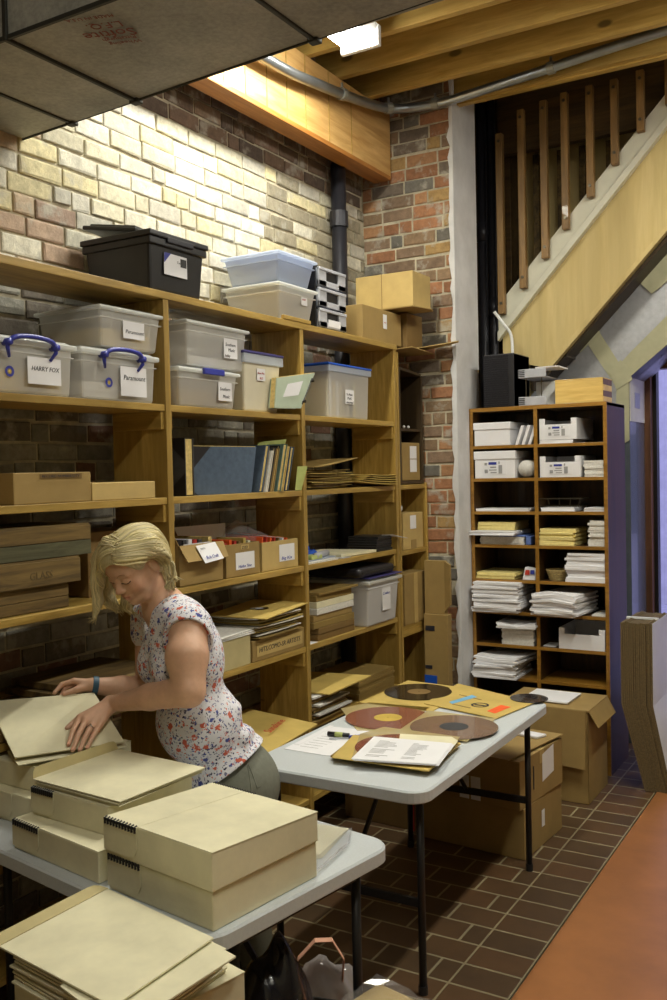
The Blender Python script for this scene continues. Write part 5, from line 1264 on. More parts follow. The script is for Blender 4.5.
for k in range(3):
    j = [c+Vector((RNG.uniform(-.004, .004), RNG.uniform(-.004, .004)))-(c-cc)*.012*(2-k) for c in lc]
    board('cream folder board on the small archival box, %s' % ['lowest of three', 'middle one', 'topmost, tan flap turned up'][k], [j[0], j[1], j[2], j[3]], zb+.001+k*.0065, .0035, 'cream', (.030, .006) if k == 2 else None)
# boxes at the left end of the front table
p = onZ(34, 797, TH+.09).xy
archival('cream archival box at the left end of the front table, topmost of two', (-2.225, 1.985), -3, (.36, .36, .075), TH+.092, teeth=False)
archival('cream archival box at the left end of the front table, lower of two', (-2.16, 1.93), -6, (.30, .38, .088), TH+.001, teeth=False)
quadz = TH+.17
lower_leaf = [onZ(x, y, .925).xy for x, y in ((18, 765), (128, 746), (96, 702), (-14, 722))]
board('cream folder lying open under the lifted one', lower_leaf, .922, .003, 'cream')
# the folder being lifted
LQ = [onZ(15, 758, .938), onZ(124, 742, .938), onZ(94, 693, 1.062), onZ(-12, 702, 1.062)]
nL = (LQ[1]-LQ[0]).cross(LQ[3]-LQ[0]).normalized()
fo = thing('archival_folder', 'cream folder the woman lifts with both hands at the left end of the table', 'folder', sum(LQ, Vector())/4)
build('front_leaf', MB().plate(LQ, .0022, nrm=nL), 'cream', fo)
build('back_leaf', MB().plate([LQ[0]-nL*.002, LQ[1]-nL*.002+Vector((0, 0, 0)), LQ[2]-nL*.012, LQ[3]-nL*.012], .0022, nrm=nL), 'cream', fo)
# open brown carton behind, at the left
oc = carton('open brown carton with long flaps behind the front table, at the left edge', (-2.62, 2.02, .952), (.33, .42, .04), 0, 'card_dark', False)
oc2 = [onX(0, 680, -2.5), onX(82, 677, -2.44)]
solo('carton_flap_board', 'dark brown cardboard lid lying across the carton left of the woman', 'cardboard sheet', MB().plate([onZ(-40, 690, 1.0), onZ(0, 700, 1.0), onZ(83, 676, 1.0), onZ(34, 668, 1.0)], .005, nrm=(0, 0, 1)), 'card')
# loose cream sheets in a clear bag beside the right hand boxes
pz = TH+.002
bagp = [(318, 866), (322, 824), (351, 830), (347, 845), (335, 856)]
bg_ = quad_sleeve('clear plastic bag of cream sheets beside the archival boxes on the front table', [(316, 872), (316, 822), (352, 829), (350, 843), (336, 857)], pz+.010, 'cellophane', .001, 'plastic_bag', 'plastic bag')
for k in range(4):
    quad_sleeve('cream sheet inside the clear bag on the front table, layer %s' % ['one', 'two', 'three', 'four'][k], [(300+k, 862-k), (308, 823+k), (349-k, 829+k*.6), (322-k*.5, 858-k*1.2)], pz+.0022*k, 'cream', .0015, 'paper_sheet', 'paper sheet', 'cream sheets in the clear bag')
m_ = MB(); P_ = [onZ(x, y, pz+.004) for x, y in ((318, 871), (326, 864), (334, 858), (341, 851), (348, 845), (351, 838), (352, 830))]
vs = []
for i, p in enumerate(P_):
    for j in range(4): vs.append(p+Vector((RNG.uniform(-.006, .006)+.004*j, RNG.uniform(-.006, .006)-.008*j, .004+RNG.uniform(0, .014)*(1 if j in (1, 2) else .3))))
m_.add(vs, [(i*4+j, i*4+j+1, (i+1)*4+j+1, (i+1)*4+j) for i in range(len(P_)-1) for j in range(3)])
build('crumpled_edge', m_, 'cellophane', bg_)
# the stack in the very foreground: boxes on the floor up to table height
z = .001
names = ['lowest', 'second', 'third', 'fourth', 'fifth', 'sixth']
fc = onZ(241, 968, .735).xy
rF = math.radians(-13); axF = Vector((math.cos(rF), math.sin(rF))); ayF = Vector((-math.sin(rF), math.cos(rF)))
for k in range(6):
    cF = fc-ayF*.31+Vector((RNG.uniform(-.004, .004), RNG.uniform(-.004, .004)))*(k < 5)
    archival('cream archival box in the floor stack at the front, %s from the floor' % names[k], cF, -13, (.40, .32, .118), z, 0, k == 5, .12); z += .1205
fz = z
lf = [onZ(x, y, .80).xy for x, y in ((4, 946), (110, 999), (209, 937), (106, 888))]
lf = [onZ(2, 944, .80).xy, onZ(112, 1003, .80).xy, onZ(214, 936, .80).xy, onZ(108, 888, .80).xy]
cc = sum(lf, Vector((0, 0)))/4
for k in range(9):
    j = [c+Vector((RNG.uniform(-.006, .006), RNG.uniform(-.006, .006))) for c in lf]
    sh = Vector((.03, .0)) if k < 8 else Vector((0, 0))
    if k == 7: j = [onZ(x, y, .79).xy for x, y in ((60, 985), (120, 1030), (236, 955), (142, 903))]; sh = Vector((0, 0))
    board('cream folder in the front floor stack, %s' % ['lowest leaf', 'second leaf', 'third leaf', 'fourth leaf', 'fifth leaf', 'sixth leaf', 'seventh leaf', 'leaf turned to the right', 'topmost leaf with a scored flap edge'][k], [p+sh for p in j], fz+k*.0085, .0045, 'cream', (.004, .040) if k == 8 else None)

# ------------------------------------------------------------------ things under and behind the tables
def floor_carton(label, near_r, rot, size, z=0, **k):
    sx, sy, h = size; r = math.radians(rot); ax = Vector((math.cos(r), math.sin(r))); ay = Vector((-math.sin(r), math.cos(r)))
    c = Vector(near_r)-ax*sx/2+ay*sy/2
    return carton(label, (c.x, c.y, z), size, r, **k)
s_ = (.55, .46, .235)
fca = floor_carton('lower of the two cardboard cartons under the far table', (-1.447, 4.081), -4, s_, 0.001, mat='card', tags_=[('x', .20, .235, .09, .17, 'paper', [], 'sticker')])
fcb = floor_carton('upper cardboard carton under the far table, stamped FRAGILE, paper label on its end', (-1.455, 4.05), -6, (.56, .48, .225), .237, mat='card', tape='x', tags_=[('-y', .25, .30, .01, .12, 'paper', [('FRAGILE', .1, .4, .18, 'inkred', .8)], 'fragile_sticker'), ('-y', .31, .36, .01, .12, 'paper', [('FRAGILE', .1, .4, .18, 'inkred', .8)], 'fragile_sticker'), ('x', .24, .37, .07, .20, 'paper', [], 'paper_label', .002, .02), ('x', .06, .075, .03, .15, 'inkblk', [], 'ink_mark'), ('x', .10, .115, .05, .17, 'inkblk', [], 'ink_mark'), ('x', .14, .15, .06, .17, 'inkblk', [], 'ink_mark')])
MF = XF[fcb.name]
def onb(u, v, w=.228): return MF @ Vector((u, v, w))
sb = solo('cardboard_sheet', 'flat cardboard sheet with a round red-edged stamp on the FRAGILE carton', 'cardboard sheet', MB().plate([onb(-.30, -.26, .232), onb(.24, -.27, .232), onb(.29, .23, .240), onb(-.28, .24, .236)], .005, nrm=(0, 0, 1)), 'card')
cst = onb(.05, -.06, .2480)
def ell(m, c, r0, r1, z): return m.disc(c, r0, r1, 0, .0012, 36)
build('stamp_ring', MB().disc(cst, .062, .072, 0, .0012, 36), 'inkred', sb); build('stamp_paper', MB().disc(cst, 0, .062, 0, .001, 36), 'paper', sb)
lettering('stamp_writing', 'KEEP', .03, cst+Vector((-.035, .005, .001)), (1, 0, 0), (0, 1, 0), 'inkred', sb, True, .0008)
lettering('stamp_writing', 'FLAT', .03, cst+Vector((-.035, -.032, .001)), (1, 0, 0), (0, 1, 0), 'inkred', sb, True, .0008)
solo('folded_paper', 'crumpled white paper lying at the back of the flat cardboard sheet', 'paper', MB().plate([onb(.0, .10, .243), onb(.22, .08, .243), onb(.24, .15, .243), (onb(.02, .17, .243))], .014, nrm=(0, 0, 1)), 'paper', bevel=.004)
floor_carton('long cardboard carton on the floor under the far table, left of the FRAGILE stack', (-2.04, 4.17), -3, (.42, .40, .21), 0.001, mat='card_dark', tags_=[('-y', .40, .412, .0, .21, 'inkred', [], 'red_edge')])
sp = floor_carton('large open cardboard carton standing in front of the paper cabinet', (-1.385, 4.92), 0, (.48, .38, .50), 0.001, mat='card', open_=True, flaps=[('x', .10, -60)])
MS = XF[sp.name]
build('flap', MB().plate([MS @ Vector(v) for v in ((-.10, -.215, .505), (.235, -.215, .505), (.235, -.235, .20), (-.09, -.235, .22))], .005, nrm=(0, -1, 0)), 'card', sp)
reamstack('white papers lying on the large open carton below the cabinet', tuple(MS @ Vector((-.02, .0, .507))), (.26, .24, .012), 'paper', 3, .006, 0)
for o in COL.objects:
    pass
build('inside_board', MB().box(-.245, .245, -.195, .195, .495, .503), 'card', sp, False)
floor_carton('smaller cardboard carton behind the FRAGILE stack under the far table', (-1.88, 4.95), 0, (.30, .34, .42), 0.001, mat='card_dark')
# cardboard leaning between narrow shelves and pillar
ld = solo('flattened_carton', 'tall flattened carton standing between the narrow shelves and the brick pillar, blue corner print', 'flattened carton', MB().box(-2.43, -2.275, 5.13, 5.19, .001, .93), 'card', bevel=.003)
build('blue_print', MB().box(-2.43, -2.35, 5.127, 5.130, .27, .56), 'bluelid', ld); build('print_strip', MB().box(-2.42, -2.36, 5.127, 5.130, .83, .86), 'inkblk', ld); build('print_strip', MB().box(-2.425, -2.38, 5.127, 5.130, .60, .62), 'inkblk', ld)
solo('flattened_carton', 'folded carton standing on top of the tall one beside the brick pillar', 'flattened carton', MB().box(-2.43, -2.30, 5.15, 5.19, .932, 1.25).plate([(-2.30, 5.15, .95), (-2.255, 5.13, .99), (-2.255, 5.13, 1.23), (-2.30, 5.15, 1.25)], .02, nrm=(0, 1, 0)), 'card')
# bundle of flat cartons bent in the middle
YB = 5.27
def bp(x, y, Y=YB): return onY(x, y, Y)
bn = thing('carton_bundle', 'thick bundle of flat unfolded cartons bent in the middle beside the doorway', 'carton bundle', (-1.2, 5.45, 0))
T0, T1 = bp(620.5, 622), bp(652, 622); K0, K1 = bp(621, 703), bp(651.5, 705)
x0, x1 = T0.x, T1.x; zt_, zk = T0.z, K0.z
F0, F1 = onY(645, 780, YB), onY(668, 782, YB)
n = 15; top = MB(); 
for k in range(n):
    a, b_ = x0+(x1-x0)*k/n, x0+(x1-x0)*(k+.86)/n
    dz = RNG.uniform(-.006, .006); la, lb_ = F0.x+(F1.x+.02-F0.x)*k/n, F0.x+(F1.x+.02-F0.x)*(k+.86)/n
    y0 = YB+RNG.uniform(-.006, .006); y1 = YB+.42
    m_ = MB(); vs = [(a, y0, zt_+dz), (b_, y0, zt_+dz), (b_, y0, zk), (a, y0, zk), (la, y0, .004), (lb_, y0, .004)]
    vs2 = [(v[0], y1, v[2]) for v in vs]; v_ = vs+vs2
    m_.add(v_, [(0, 3, 2, 1), (3, 4, 5, 2), (6, 7, 8, 9), (9, 8, 11, 10), (0, 1, 7, 6), (1, 2, 8, 7), (2, 5, 11, 8), (0, 6, 9, 3), (3, 9, 10, 4), (4, 10, 11, 5)])
    build('flat_carton', m_, 'card_flute' if k < n-1 else 'card_flute', bn)
o = build('white_face', MB().plate([(x1+.001, YB, zt_), (x1+.001, YB+.42, zt_), (x1+.001, YB+.42, zk), (x1+.001, YB, zk)], .002, nrm=(1, 0, 0)).plate([(x1+.001, YB, zk), (x1+.001, YB+.42, zk), (F1.x+.021, YB+.42, .004), (F1.x+.021, YB, .004)], .002, nrm=(1, 0, .1)), 'enamel', bn)
build('strap', MB().box(x0-.002, x1+.003, YB+.14, YB+.17, zt_-.0, zt_+.009), 'enamel', bn)
# bags on the floor between the tables
def blob_bag(label, c, r, mat, seed, name='rubbish_bag', cat='bag', knots=5):
    rg = random.Random(seed); b = MB().sphere((0, 0, r[2]), 1, 28, sc=(r[0], r[1], r[2])); vs = []
    ph = [(rg.uniform(0, 6), rg.uniform(3, 9), rg.uniform(3, 9), rg.uniform(3, 9)) for _ in range(knots)]
    for v in b.v:
        d = sum(math.sin(p[0]+p[1]*v[0]/r[0]+p[2]*v[1]/r[1]+p[3]*v[2]/r[2]) for p in ph)/knots
        k = 1+.16*d+rg.uniform(-.02, .02); vs.append((v[0]*k, v[1]*k, max(0, r[2]+(v[2]-r[2])*k)))
    b.v = vs; o = build(name, b, mat, None, False, origin=(0, 0, 0), smooth=True); o.location = c; return tag(o, label, cat)
bb_ = onZ(272, 985, .30)
b1 = blob_bag('black plastic bag slumped beside the front stack of boxes', (-1.385, 1.985, .0), (.120, .125, .285), 'bagblack', 3)
b1.modifiers.new('s', 'SUBSURF').render_levels = 1
gb = thing('gift_bag', 'crumpled clear bag with salmon pink paper strip handles behind the black bag', 'bag', (-1.50, 2.42, 0))
g0 = blob_bag('x', (0, 0, 0), (.12, .10, .15), 'bag_clear', 5); g0.name = 'bag_body'; g0.parent = gb
for kk in ('label', 'category'): del g0[kk]
P_ = [Vector(v) for v in ((-.09, -.06, .24), (-.07, -.05, .31), (-.02, -.03, .37), (.03, -.01, .375), (.065, 0, .32), (.06, -.01, .22), (.04, -.03, .12))]
m_ = MB()
for i in range(len(P_)-1):
    w_ = Vector((.016, -.024, .008)); m_.add([P_[i]-w_, P_[i]+w_, P_[i+1]+w_, P_[i+1]-w_], [(0, 1, 2, 3)])
hd = build('paper_handle', m_, 'pinkpaper', gb, False); sm = hd.modifiers.new('t', 'SOLIDIFY'); sm.thickness = .002
pkz = .14
pk_ = thing('wrapped_parcel', 'flat parcel wrapped in clear plastic on the floor by the front table leg', 'parcel', (-1.065, 2.0, .302), math.radians(-12))
carton('plain cardboard carton on the floor under the wrapped parcel', (-1.075, 1.97, .001), (.32, .34, .30), 0, 'card_dark')
build('parcel', MB().box(-.13, .13, -.12, .12, 0, .15), 'card_light', pk_, False, bevel=.008)
m_ = MB(); vs = []; n_ = 9
for j in range(n_):
    for i in range(n_): vs.append((-.14+.28*i/(n_-1)+RNG.uniform(-.008, .008), -.13+.26*j/(n_-1)+RNG.uniform(-.008, .008), .156+RNG.uniform(0, .014)))
m_.add(vs, [(j*n_+i, j*n_+i+1, (j+1)*n_+i+1, (j+1)*n_+i) for j in range(n_-1) for i in range(n_-1)])
build('plastic_wrap', m_, 'cellophane', pk_, False)
# ------------------------------------------------------------------ the woman, grown as distance fields and meshed
CA, CB, CC = Vector(_r), Vector(_f), Vector(_u)
NPf = lambda v: np.array(v, dtype=np.float32)
class Field:
    def __init__(s, lo, hi, h):
        s.h = h; s.lo = NPf(lo); s.n = np.ceil((np.array(hi)-np.array(lo))/h).astype(int)+1
        s.d = np.full(s.n, .05, dtype=np.float32); s.ops = []
    def _apply(s, box, fn, mode, k):
        b0 = np.clip(np.floor((np.array(box[0])-.045-s.lo)/s.h).astype(int), 0, s.n); b1 = np.clip(np.ceil((np.array(box[1])+.045-s.lo)/s.h).astype(int)+1, 0, s.n)
        if (b1 <= b0).any(): return
        ax = [s.lo[i]+s.h*np.arange(b0[i], b1[i], dtype=np.float32) for i in range(3)]
        X, Y, Z = ax[0][:, None, None], ax[1][None, :, None], ax[2][None, None, :]
        e = fn(X, Y, Z); v = s.d[b0[0]:b1[0], b0[1]:b1[1], b0[2]:b1[2]]
        if mode == 'add':
            hh = np.maximum(k-np.abs(v-e), 0)/k if k > 0 else 0; r = np.minimum(v, e)-(hh*hh*k*.25 if k > 0 else 0)
        else:
            e = -e; hh = np.maximum(k-np.abs(v-e), 0)/k if k > 0 else 0; r = np.maximum(v, e)+(hh*hh*k*.25 if k > 0 else 0)
        s.d[b0[0]:b1[0], b0[1]:b1[1], b0[2]:b1[2]] = r
    def cone(s, a, b, ra, rb, k=.02, mode='add'):
        a, b = NPf(a), NPf(b); ab = b-a; L = float(ab@ab)+1e-9; m = max(ra, rb)
        def fn(X, Y, Z):
            t = np.clip(((X-a[0])*ab[0]+(Y-a[1])*ab[1]+(Z-a[2])*ab[2])/L, 0, 1)
            return np.sqrt((X-a[0]-t*ab[0])**2+(Y-a[1]-t*ab[1])**2+(Z-a[2]-t*ab[2])**2)-(ra+(rb-ra)*t)
        s._apply((np.minimum(a, b)-m, np.maximum(a, b)+m), fn, mode, k); s.ops.append((fn, mode, k)); return s
    def ball(s, c, r, k=.02, mode='add'): return s.cone(c, c, r, r, k, mode)
    def ell(s, c, basis, r, k=.02, mode='add'):
        c = NPf(c); B = [NPf(v) for v in basis]; m = max(r)
        def fn(X, Y, Z):
            q = [((X-c[0])*v[0]+(Y-c[1])*v[1]+(Z-c[2])*v[2]) for v in B]
            k0 = np.sqrt(sum((q[i]/r[i])**2 for i in range(3))); k1 = np.sqrt(sum((q[i]/r[i]**2)**2 for i in range(3)))+1e-9
            return k0*(k0-1)/k1
        s._apply((c-m, c+m), fn, mode, k); s.ops.append((fn, mode, k)); return s
    def half(s, p, n):
        """keep the side the normal points to"""
        p = NPf(p); n = NPf(Vector(n).normalized())
        fn = lambda X, Y, Z: ((X-p[0])*n[0]+(Y-p[1])*n[1]+(Z-p[2])*n[2])
        s._apply((s.lo-1, s.lo+s.n*s.h+1), fn, 'sub', 0); s.ops.append((fn, 'sub', 0)); return s
    def at(s, P):
        P = np.asarray(P, dtype=np.float32); X, Y, Z = P[:, 0], P[:, 1], P[:, 2]; v = np.full(len(P), .05, np.float32)
        for fn, mode, k in s.ops:
            e = fn(X, Y, Z)
            if mode == 'add':
                hh = np.maximum(k-np.abs(v-e), 0)/k if k > 0 else 0; v = np.minimum(v, e)-(hh*hh*k*.25 if k > 0 else 0)
            else:
                e = -e; hh = np.maximum(k-np.abs(v-e), 0)/k if k > 0 else 0; v = np.maximum(v, e)+(hh*hh*k*.25 if k > 0 else 0)
        return v
    def snap(s, P, off=0, it=4):
        P = np.array(P, dtype=np.float32); e = .002
        for _ in range(it):
            d = s.at(P); g = np.stack([s.at(P+NPf(v)*e)-d for v in ((1, 0, 0), (0, 1, 0), (0, 0, 1))], 1); g /= np.linalg.norm(g, axis=1, keepdims=True)+1e-9
            P -= g*(d-off)[:, None]
        return P
    def mesh(s):
        f = s.d; ins = f < 0; c = ins.astype(np.uint8)
        cnt = (c[:-1, :-1, :-1]+c[1:, :-1, :-1]+c[:-1, 1:, :-1]+c[1:, 1:, :-1]+c[:-1, :-1, 1:]+c[1:, :-1, 1:]+c[:-1, 1:, 1:]+c[1:, 1:, 1:])
        I = np.argwhere((cnt > 0) & (cnt < 8)); idm = np.full(cnt.shape, -1, dtype=np.int32); idm[I[:, 0], I[:, 1], I[:, 2]] = np.arange(len(I))
        off = np.array([(a, b, d) for a in (0, 1) for b in (0, 1) for d in (0, 1)]); V = np.stack([f[I[:, 0]+o[0], I[:, 1]+o[1], I[:, 2]+o[2]] for o in off], 1)
        acc = np.zeros((len(I), 3)); w = np.zeros(len(I))
        for i in range(8):
            for j in range(i+1, 8):
                if np.abs(off[i]-off[j]).sum() == 1:
                    m = (V[:, i] < 0) != (V[:, j] < 0); t = V[m, i]/(V[m, i]-V[m, j]); acc[m] += off[i]+(off[j]-off[i])*t[:, None]; w[m] += 1
        P = (I+acc/w[:, None])*s.h+s.lo; Q = []
        for ax in range(3):
            A = np.moveaxis(ins, ax, 0); M_ = np.moveaxis(idm, ax, 0)
            e = A[:-1] != A[1:]; e[:, 0, :] = False; e[:, :, 0] = False; e[:, -1, :] = False; e[:, :, -1] = False
            K = np.argwhere(e); i, j, k = K.T; q = np.stack([M_[i, j-1, k-1], M_[i, j, k-1], M_[i, j, k], M_[i, j-1, k]], 1)
            fl = A[i, j, k]; 
            if ax == 1: fl = ~fl
            q = np.where(fl[:, None], q, q[:, ::-1]); Q.append(q)
        Q = np.concatenate(Q); Q = Q[(Q >= 0).all(1)]
        return P, Q
def field_part(name, F, mat, parent, colour=None, smooth_it=0):
    P, Q = F.mesh(); me = bpy.data.meshes.new(name)
    inv = XF[parent.name].inverted(); R3 = np.array(inv.to_3x3()); tr = np.array(inv.translation); L = P@R3.T+tr
    me.vertices.add(len(L)); me.vertices.foreach_set('co', L.astype(np.float32).ravel())
    me.loops.add(len(Q)*4); me.loops.foreach_set('vertex_index', Q.astype(np.int32).ravel())
    me.polygons.add(len(Q)); me.polygons.foreach_set('loop_start', np.arange(len(Q), dtype=np.int32)*4)
    try: me.polygons.foreach_set('loop_total', np.full(len(Q), 4, dtype=np.int32))
    except Exception: pass
    me.polygons.foreach_set('use_smooth', [True]*len(Q)); me.update(calc_edges=True); me.validate()
    if colour is not None:
        c = colour(P); at = me.attributes.new('tint', 'FLOAT_COLOR', 'POINT'); at.data.foreach_set('color', np.concatenate([c, np.ones((len(c), 1))], 1).astype(np.float32).ravel())
    me.materials.append(mat if not isinstance(mat, str) else M[mat]); ob = bpy.data.objects.new(name, me); COL.objects.link(ob); ob.parent = parent; XF[ob.name] = XF[parent.name]
    if smooth_it: s_ = ob.modifiers.new('smooth', 'SMOOTH'); s_.iterations = smooth_it; s_.factor = .5
    return ob
def skinmat():
    m, nt, b = _mat('fair_skin'); at = nt.nodes.new('ShaderNodeAttribute'); at.attribute_name = 'tint'
    v = _coord(nt); n = _noise(nt, v, 60, 4); c = _mix(nt, .5, at.outputs['Color'], _ramp(nt, n, [(.3, (.86, .84, .84)), (.7, (1.1, 1.08, 1.08))]), 'MULTIPLY')
    nt.links.new(c, b.inputs['Base Color']); b.inputs['Roughness'].default_value = .5
    b.inputs['Subsurface Weight'].default_value = .12; b.inputs['Subsurface Radius'].default_value = (.012, .005, .003); b.inputs['Subsurface Scale'].default_value = .5
    _bump(nt, b, n, .06, .002); return m
def floral():
    m, nt, b = _mat('floral_cotton'); v = _coord(nt)
    nz = nt.nodes.new('ShaderNodeTexNoise'); nz.inputs['Scale'].default_value = 90; nz.inputs['Detail'].default_value = 3; nt.links.new(v, nz.inputs['Vector'])
    add = nt.nodes.new('ShaderNodeMix'); add.data_type = 'VECTOR'; add.inputs[0].default_value = .022
    nt.links.new(v, add.inputs[4]); nt.links.new(nz.outputs['Color'], add.inputs[5])
    def spots(scale, thr, rnd, col_stops, base, shift):
        mp = nt.nodes.new('ShaderNodeMapping'); mp.inputs['Location'].default_value = (shift, shift*.7, shift*.3); nt.links.new(add.outputs[1], mp.inputs['Vector'])
        vo = nt.nodes.new('ShaderNodeTexVoronoi'); vo.inputs['Scale'].default_value = scale; vo.inputs['Randomness'].default_value = rnd; nt.links.new(mp.outputs[0], vo.inputs['Vector'])
        s = _ramp(nt, vo.outputs['Distance'], [(thr*.85, (1, 1, 1)), (thr, (0, 0, 0))]); sep = nt.nodes.new('ShaderNodeSeparateColor'); nt.links.new(vo.outputs['Color'], sep.inputs[0])
        c = _ramp(nt, sep.outputs[0], col_stops, 'CONSTANT'); return _mix(nt, s, base, c)
    W, R, B, D, L = srgb(224, 224, 232), srgb(200, 96, 74), srgb(66, 76, 150), srgb(44, 44, 82), srgb(120, 124, 160)
    c = spots(92, .36, 1, [(0, W), (.20, L), (.50, B), (.7, D)], W, .3)
    c = spots(76, .36, 1, [(0, W), (.45, D), (.6, B), (.8, L)], c, .9)
    c = spots(34, .36, .95, [(0, W), (.35, R), (.72, B), (.86, W)], c, 1.7)
    c = spots(84, .30, 1, [(0, W), (.55, R), (.8, srgb(226, 150, 120)), (.95, D)], c, 2.9)
    nt.links.new(c, b.inputs['Base Color']); b.inputs['Roughness'].default_value = .8
    _bump(nt, b, _noise(nt, v, 26, 3), .25, .01); return m
def hairmat():
    m, nt, b = _mat('blond_hair'); at = nt.nodes.new('ShaderNodeAttribute'); at.attribute_name = 'tint'
    nt.links.new(at.outputs['Color'], b.inputs['Base Color']); b.inputs['Roughness'].default_value = .38; b.inputs['Anisotropic'].default_value = .5; return m
M['skin'] = skinmat(); M['floral'] = floral(); M['hair'] = hairmat()
M['trouser'] = plain('grey_green_trouser_cloth', srgb(112, 114, 102), .85, var=.1, scale=60, bump=.15)
M['shoe'] = plain('dark_leather_shoe', srgb(50, 40, 34), .5)
M['brow'] = plain('light_brown_brow', srgb(168, 128, 92), .8)
M['lash'] = plain('dark_lashes', srgb(58, 40, 30), .7)

hipc = atD(229, 776, 3.28)
wm = thing('person', 'woman with blond bob in a white floral blouse bending over the archival boxes', 'person', (hipc.x, hipc.y, 0))
C = atD(133, 563, 3.10); th_, ph_ = math.radians(55), math.radians(38)
hf = (-math.cos(ph_)*math.cos(th_)*CA-math.cos(ph_)*math.sin(th_)*CB-math.sin(ph_)*CC).normalized()
hu = (-math.sin(ph_)*math.cos(th_)*CA-math.sin(ph_)*math.sin(th_)*CB+math.cos(ph_)*CC).normalized()
hl = (math.sin(th_)*CA-math.cos(th_)*CB).normalized()
H_ = lambda f, l, u: C+hf*f+hl*l+hu*u
HB = (hf, hl, hu)
tt_ = math.radians(30)
tf = (-math.cos(tt_)*CA-math.sin(tt_)*CB).normalized(); tl = (math.sin(tt_)*CA-math.cos(tt_)*CB).normalized()
N = atD(164, 606, 3.2); CH = atD(184, 652, 3.2); BE = atD(199, 722, 3.21); PE = hipc
def tiltb(a, b_):
    up_ = (a-b_).normalized(); l_ = (tl-up_*tl.dot(up_)).normalized(); f_ = l_.cross(up_); f_ = f_ if f_.dot(tf) > 0 else -f_; return (f_, l_, up_)
BC, BB, BP = tiltb(N, BE), tiltb(CH, PE), tiltb(BE, PE)
LS, LM, LE, LFm, LW = atD(189, 628, 3.06), atD(187, 657, 2.99), atD(189, 691, 2.95), atD(150, 703, 2.97), atD(116, 714, 2.975)
RS, RE_, RFm, RW = atD(152, 618, 3.36), atD(150, 690, 3.33), atD(122, 688, 3.27), 0
edge_c = (onZ(75, 695, 1.062)-Vector((0, 0, EYE))).dot(CB)
RW = atD(93, 685.5, edge_c+.05)
def torso(F, g=0):
    F.ell(CH, BC, (.112+g, .168+g, .165+g), .03).ell(CH+BC[2]*.10, BC, (.085+g, .160+g, .085+g), .03)
    F.ell(BE, BB, (.130+g, .156+g, .14+g), .05).ell(PE, BP, (.145+g, .185+g, .13+g), .05)
    for s in (-1, 1): F.ell(CH+tf*.068+tl*s*.075-Vector((0, 0, .050)), BC, (.058+g, .066+g, .064+g), .04)
    return F
def planept(x, y, off):
    d = Vector(_ray(x, y)); o = Vector((0, 0, EYE)); t = (LQ[0]-o).dot(nL)/d.dot(nL); s = 1 if nL.z > 0 else -1; return o+d*t+nL*s*off
LFm = LE.lerp(planept(110, 716, .050), .48)+CC*.002
F = Field((-2.56, 1.86, .86), (-1.70, 2.80, 1.70), .0031)
torso(F)
F.cone(N-CC*.01, H_(-.030, 0, -.055), .060, .052, .03)
F.cone(N, LS, .055, .058, .04).cone(N, RS, .055, .055, .04)
F.cone(LS, LM, .062, .066, .02).cone(LM, LE, .066, .050, .02).cone(LE, LFm, .050, .042, .015)
F.cone(RS, RE_, .062, .050, .02).cone(RE_, RFm, .048, .040, .015).cone(RFm, RW, .040, .026, .015)
# head
F.ell(H_(-.018, 0, .026), HB, (.094, .075, .074), .02).ell(H_(.036, 0, -.032), HB, (.056, .058, .078), .03).ell(H_(.040, 0, .032), HB, (.046, .060, .042), .03)
F.ball(H_(.066, 0, -.098), .021, .03)
for s in (-1, 1):
    F.cone(H_(-.012, s*.052, -.040), H_(.046, s*.026, -.092), .020, .018, .03).ball(H_(.056, s*.036, -.034), .024, .025)
    F.cone(H_(.082, s*.012, .018), H_(.072, s*.044, .016), .008, .007, .015)
    F.ball(H_(.096, s*.031, -.003), .013, .014, 'sub'); F.ell(H_(.0745, s*.031, -.004), HB, (.015, .017, .0125), .005)
    F.ell(H_(-.012, s*.077, -.014), ((hf-hu*.2).normalized(), hl, hu), (.016, .008, .031), .006).ell(H_(-.008, s*.0845, -.010), HB, (.007, .005, .017), .004, 'sub')
F.cone(H_(.084, 0, .004), H_(.1025, 0, -.030), .0070, .0090, .012).ball(H_(.1035, 0, -.034), .0095, .008)
for s in (-1, 1): F.ball(H_(.0965, s*.0105, -.038), .0070, .008)
F.cone(H_(.0850, -.022, -.0660), H_(.0915, 0, -.063), .0040, .0050, .010).cone(H_(.0850, .022, -.0660), H_(.0915, 0, -.063), .0045, .0052, .008)
F.cone(H_(.0835, -.018, -.0725), H_(.0885, 0, -.0740), .0042, .0056, .010).cone(H_(.0835, .018, -.0725), H_(.0885, 0, -.0740), .0052, .0062, .008)
F.cone(H_(.0900, -.024, -.0668), H_(.0970, 0, -.0690), .0022, .0026, .002, 'sub').cone(H_(.0900, .024, -.0668), H_(.0970, 0, -.0690), .0028, .003, .003, 'sub')
# left hand lying on the folder
Kn = [(79, 726, .034), (85.5, 729, .036), (92, 731.5, .034), (98, 734, .030)]
Md = [(72.5, 737, .026), (78, 741, .028), (85, 743, .027), (92, 743, .023)]
Tp = [(68.5, 747, .009), (72.5, 752.5, .009), (79.5, 752.5, .009), (87, 750.5, .009)]
LK = [planept(x, y, o) for x, y, o in Kn]; LMd = [planept(x, y, o) for x, y, o in Md]; LT = [planept(x, y, o) for x, y, o in Tp]
LW2 = planept(110, 716, .050)
F.cone(LFm, LW2, .042, .0255, .015)
for i in range(4):
    F.cone(LW2, LK[i], .0225, .0115, .010); r = (.0088, .0092, .0088, .0078)[i]
    F.cone(LK[i], LMd[i], r*1.12, r, .003).cone(LMd[i], LT[i], r, r*.82, .002)
F.cone(LW2, LK[1], .024, .014, .012)
t0, t1, t2 = planept(94, 723, .038), planept(80, 724, .028), planept(67, 731, .012)
F.cone(t0, t1, .016, .0115, .008).cone(t1, t2, .0115, .0085, .003)
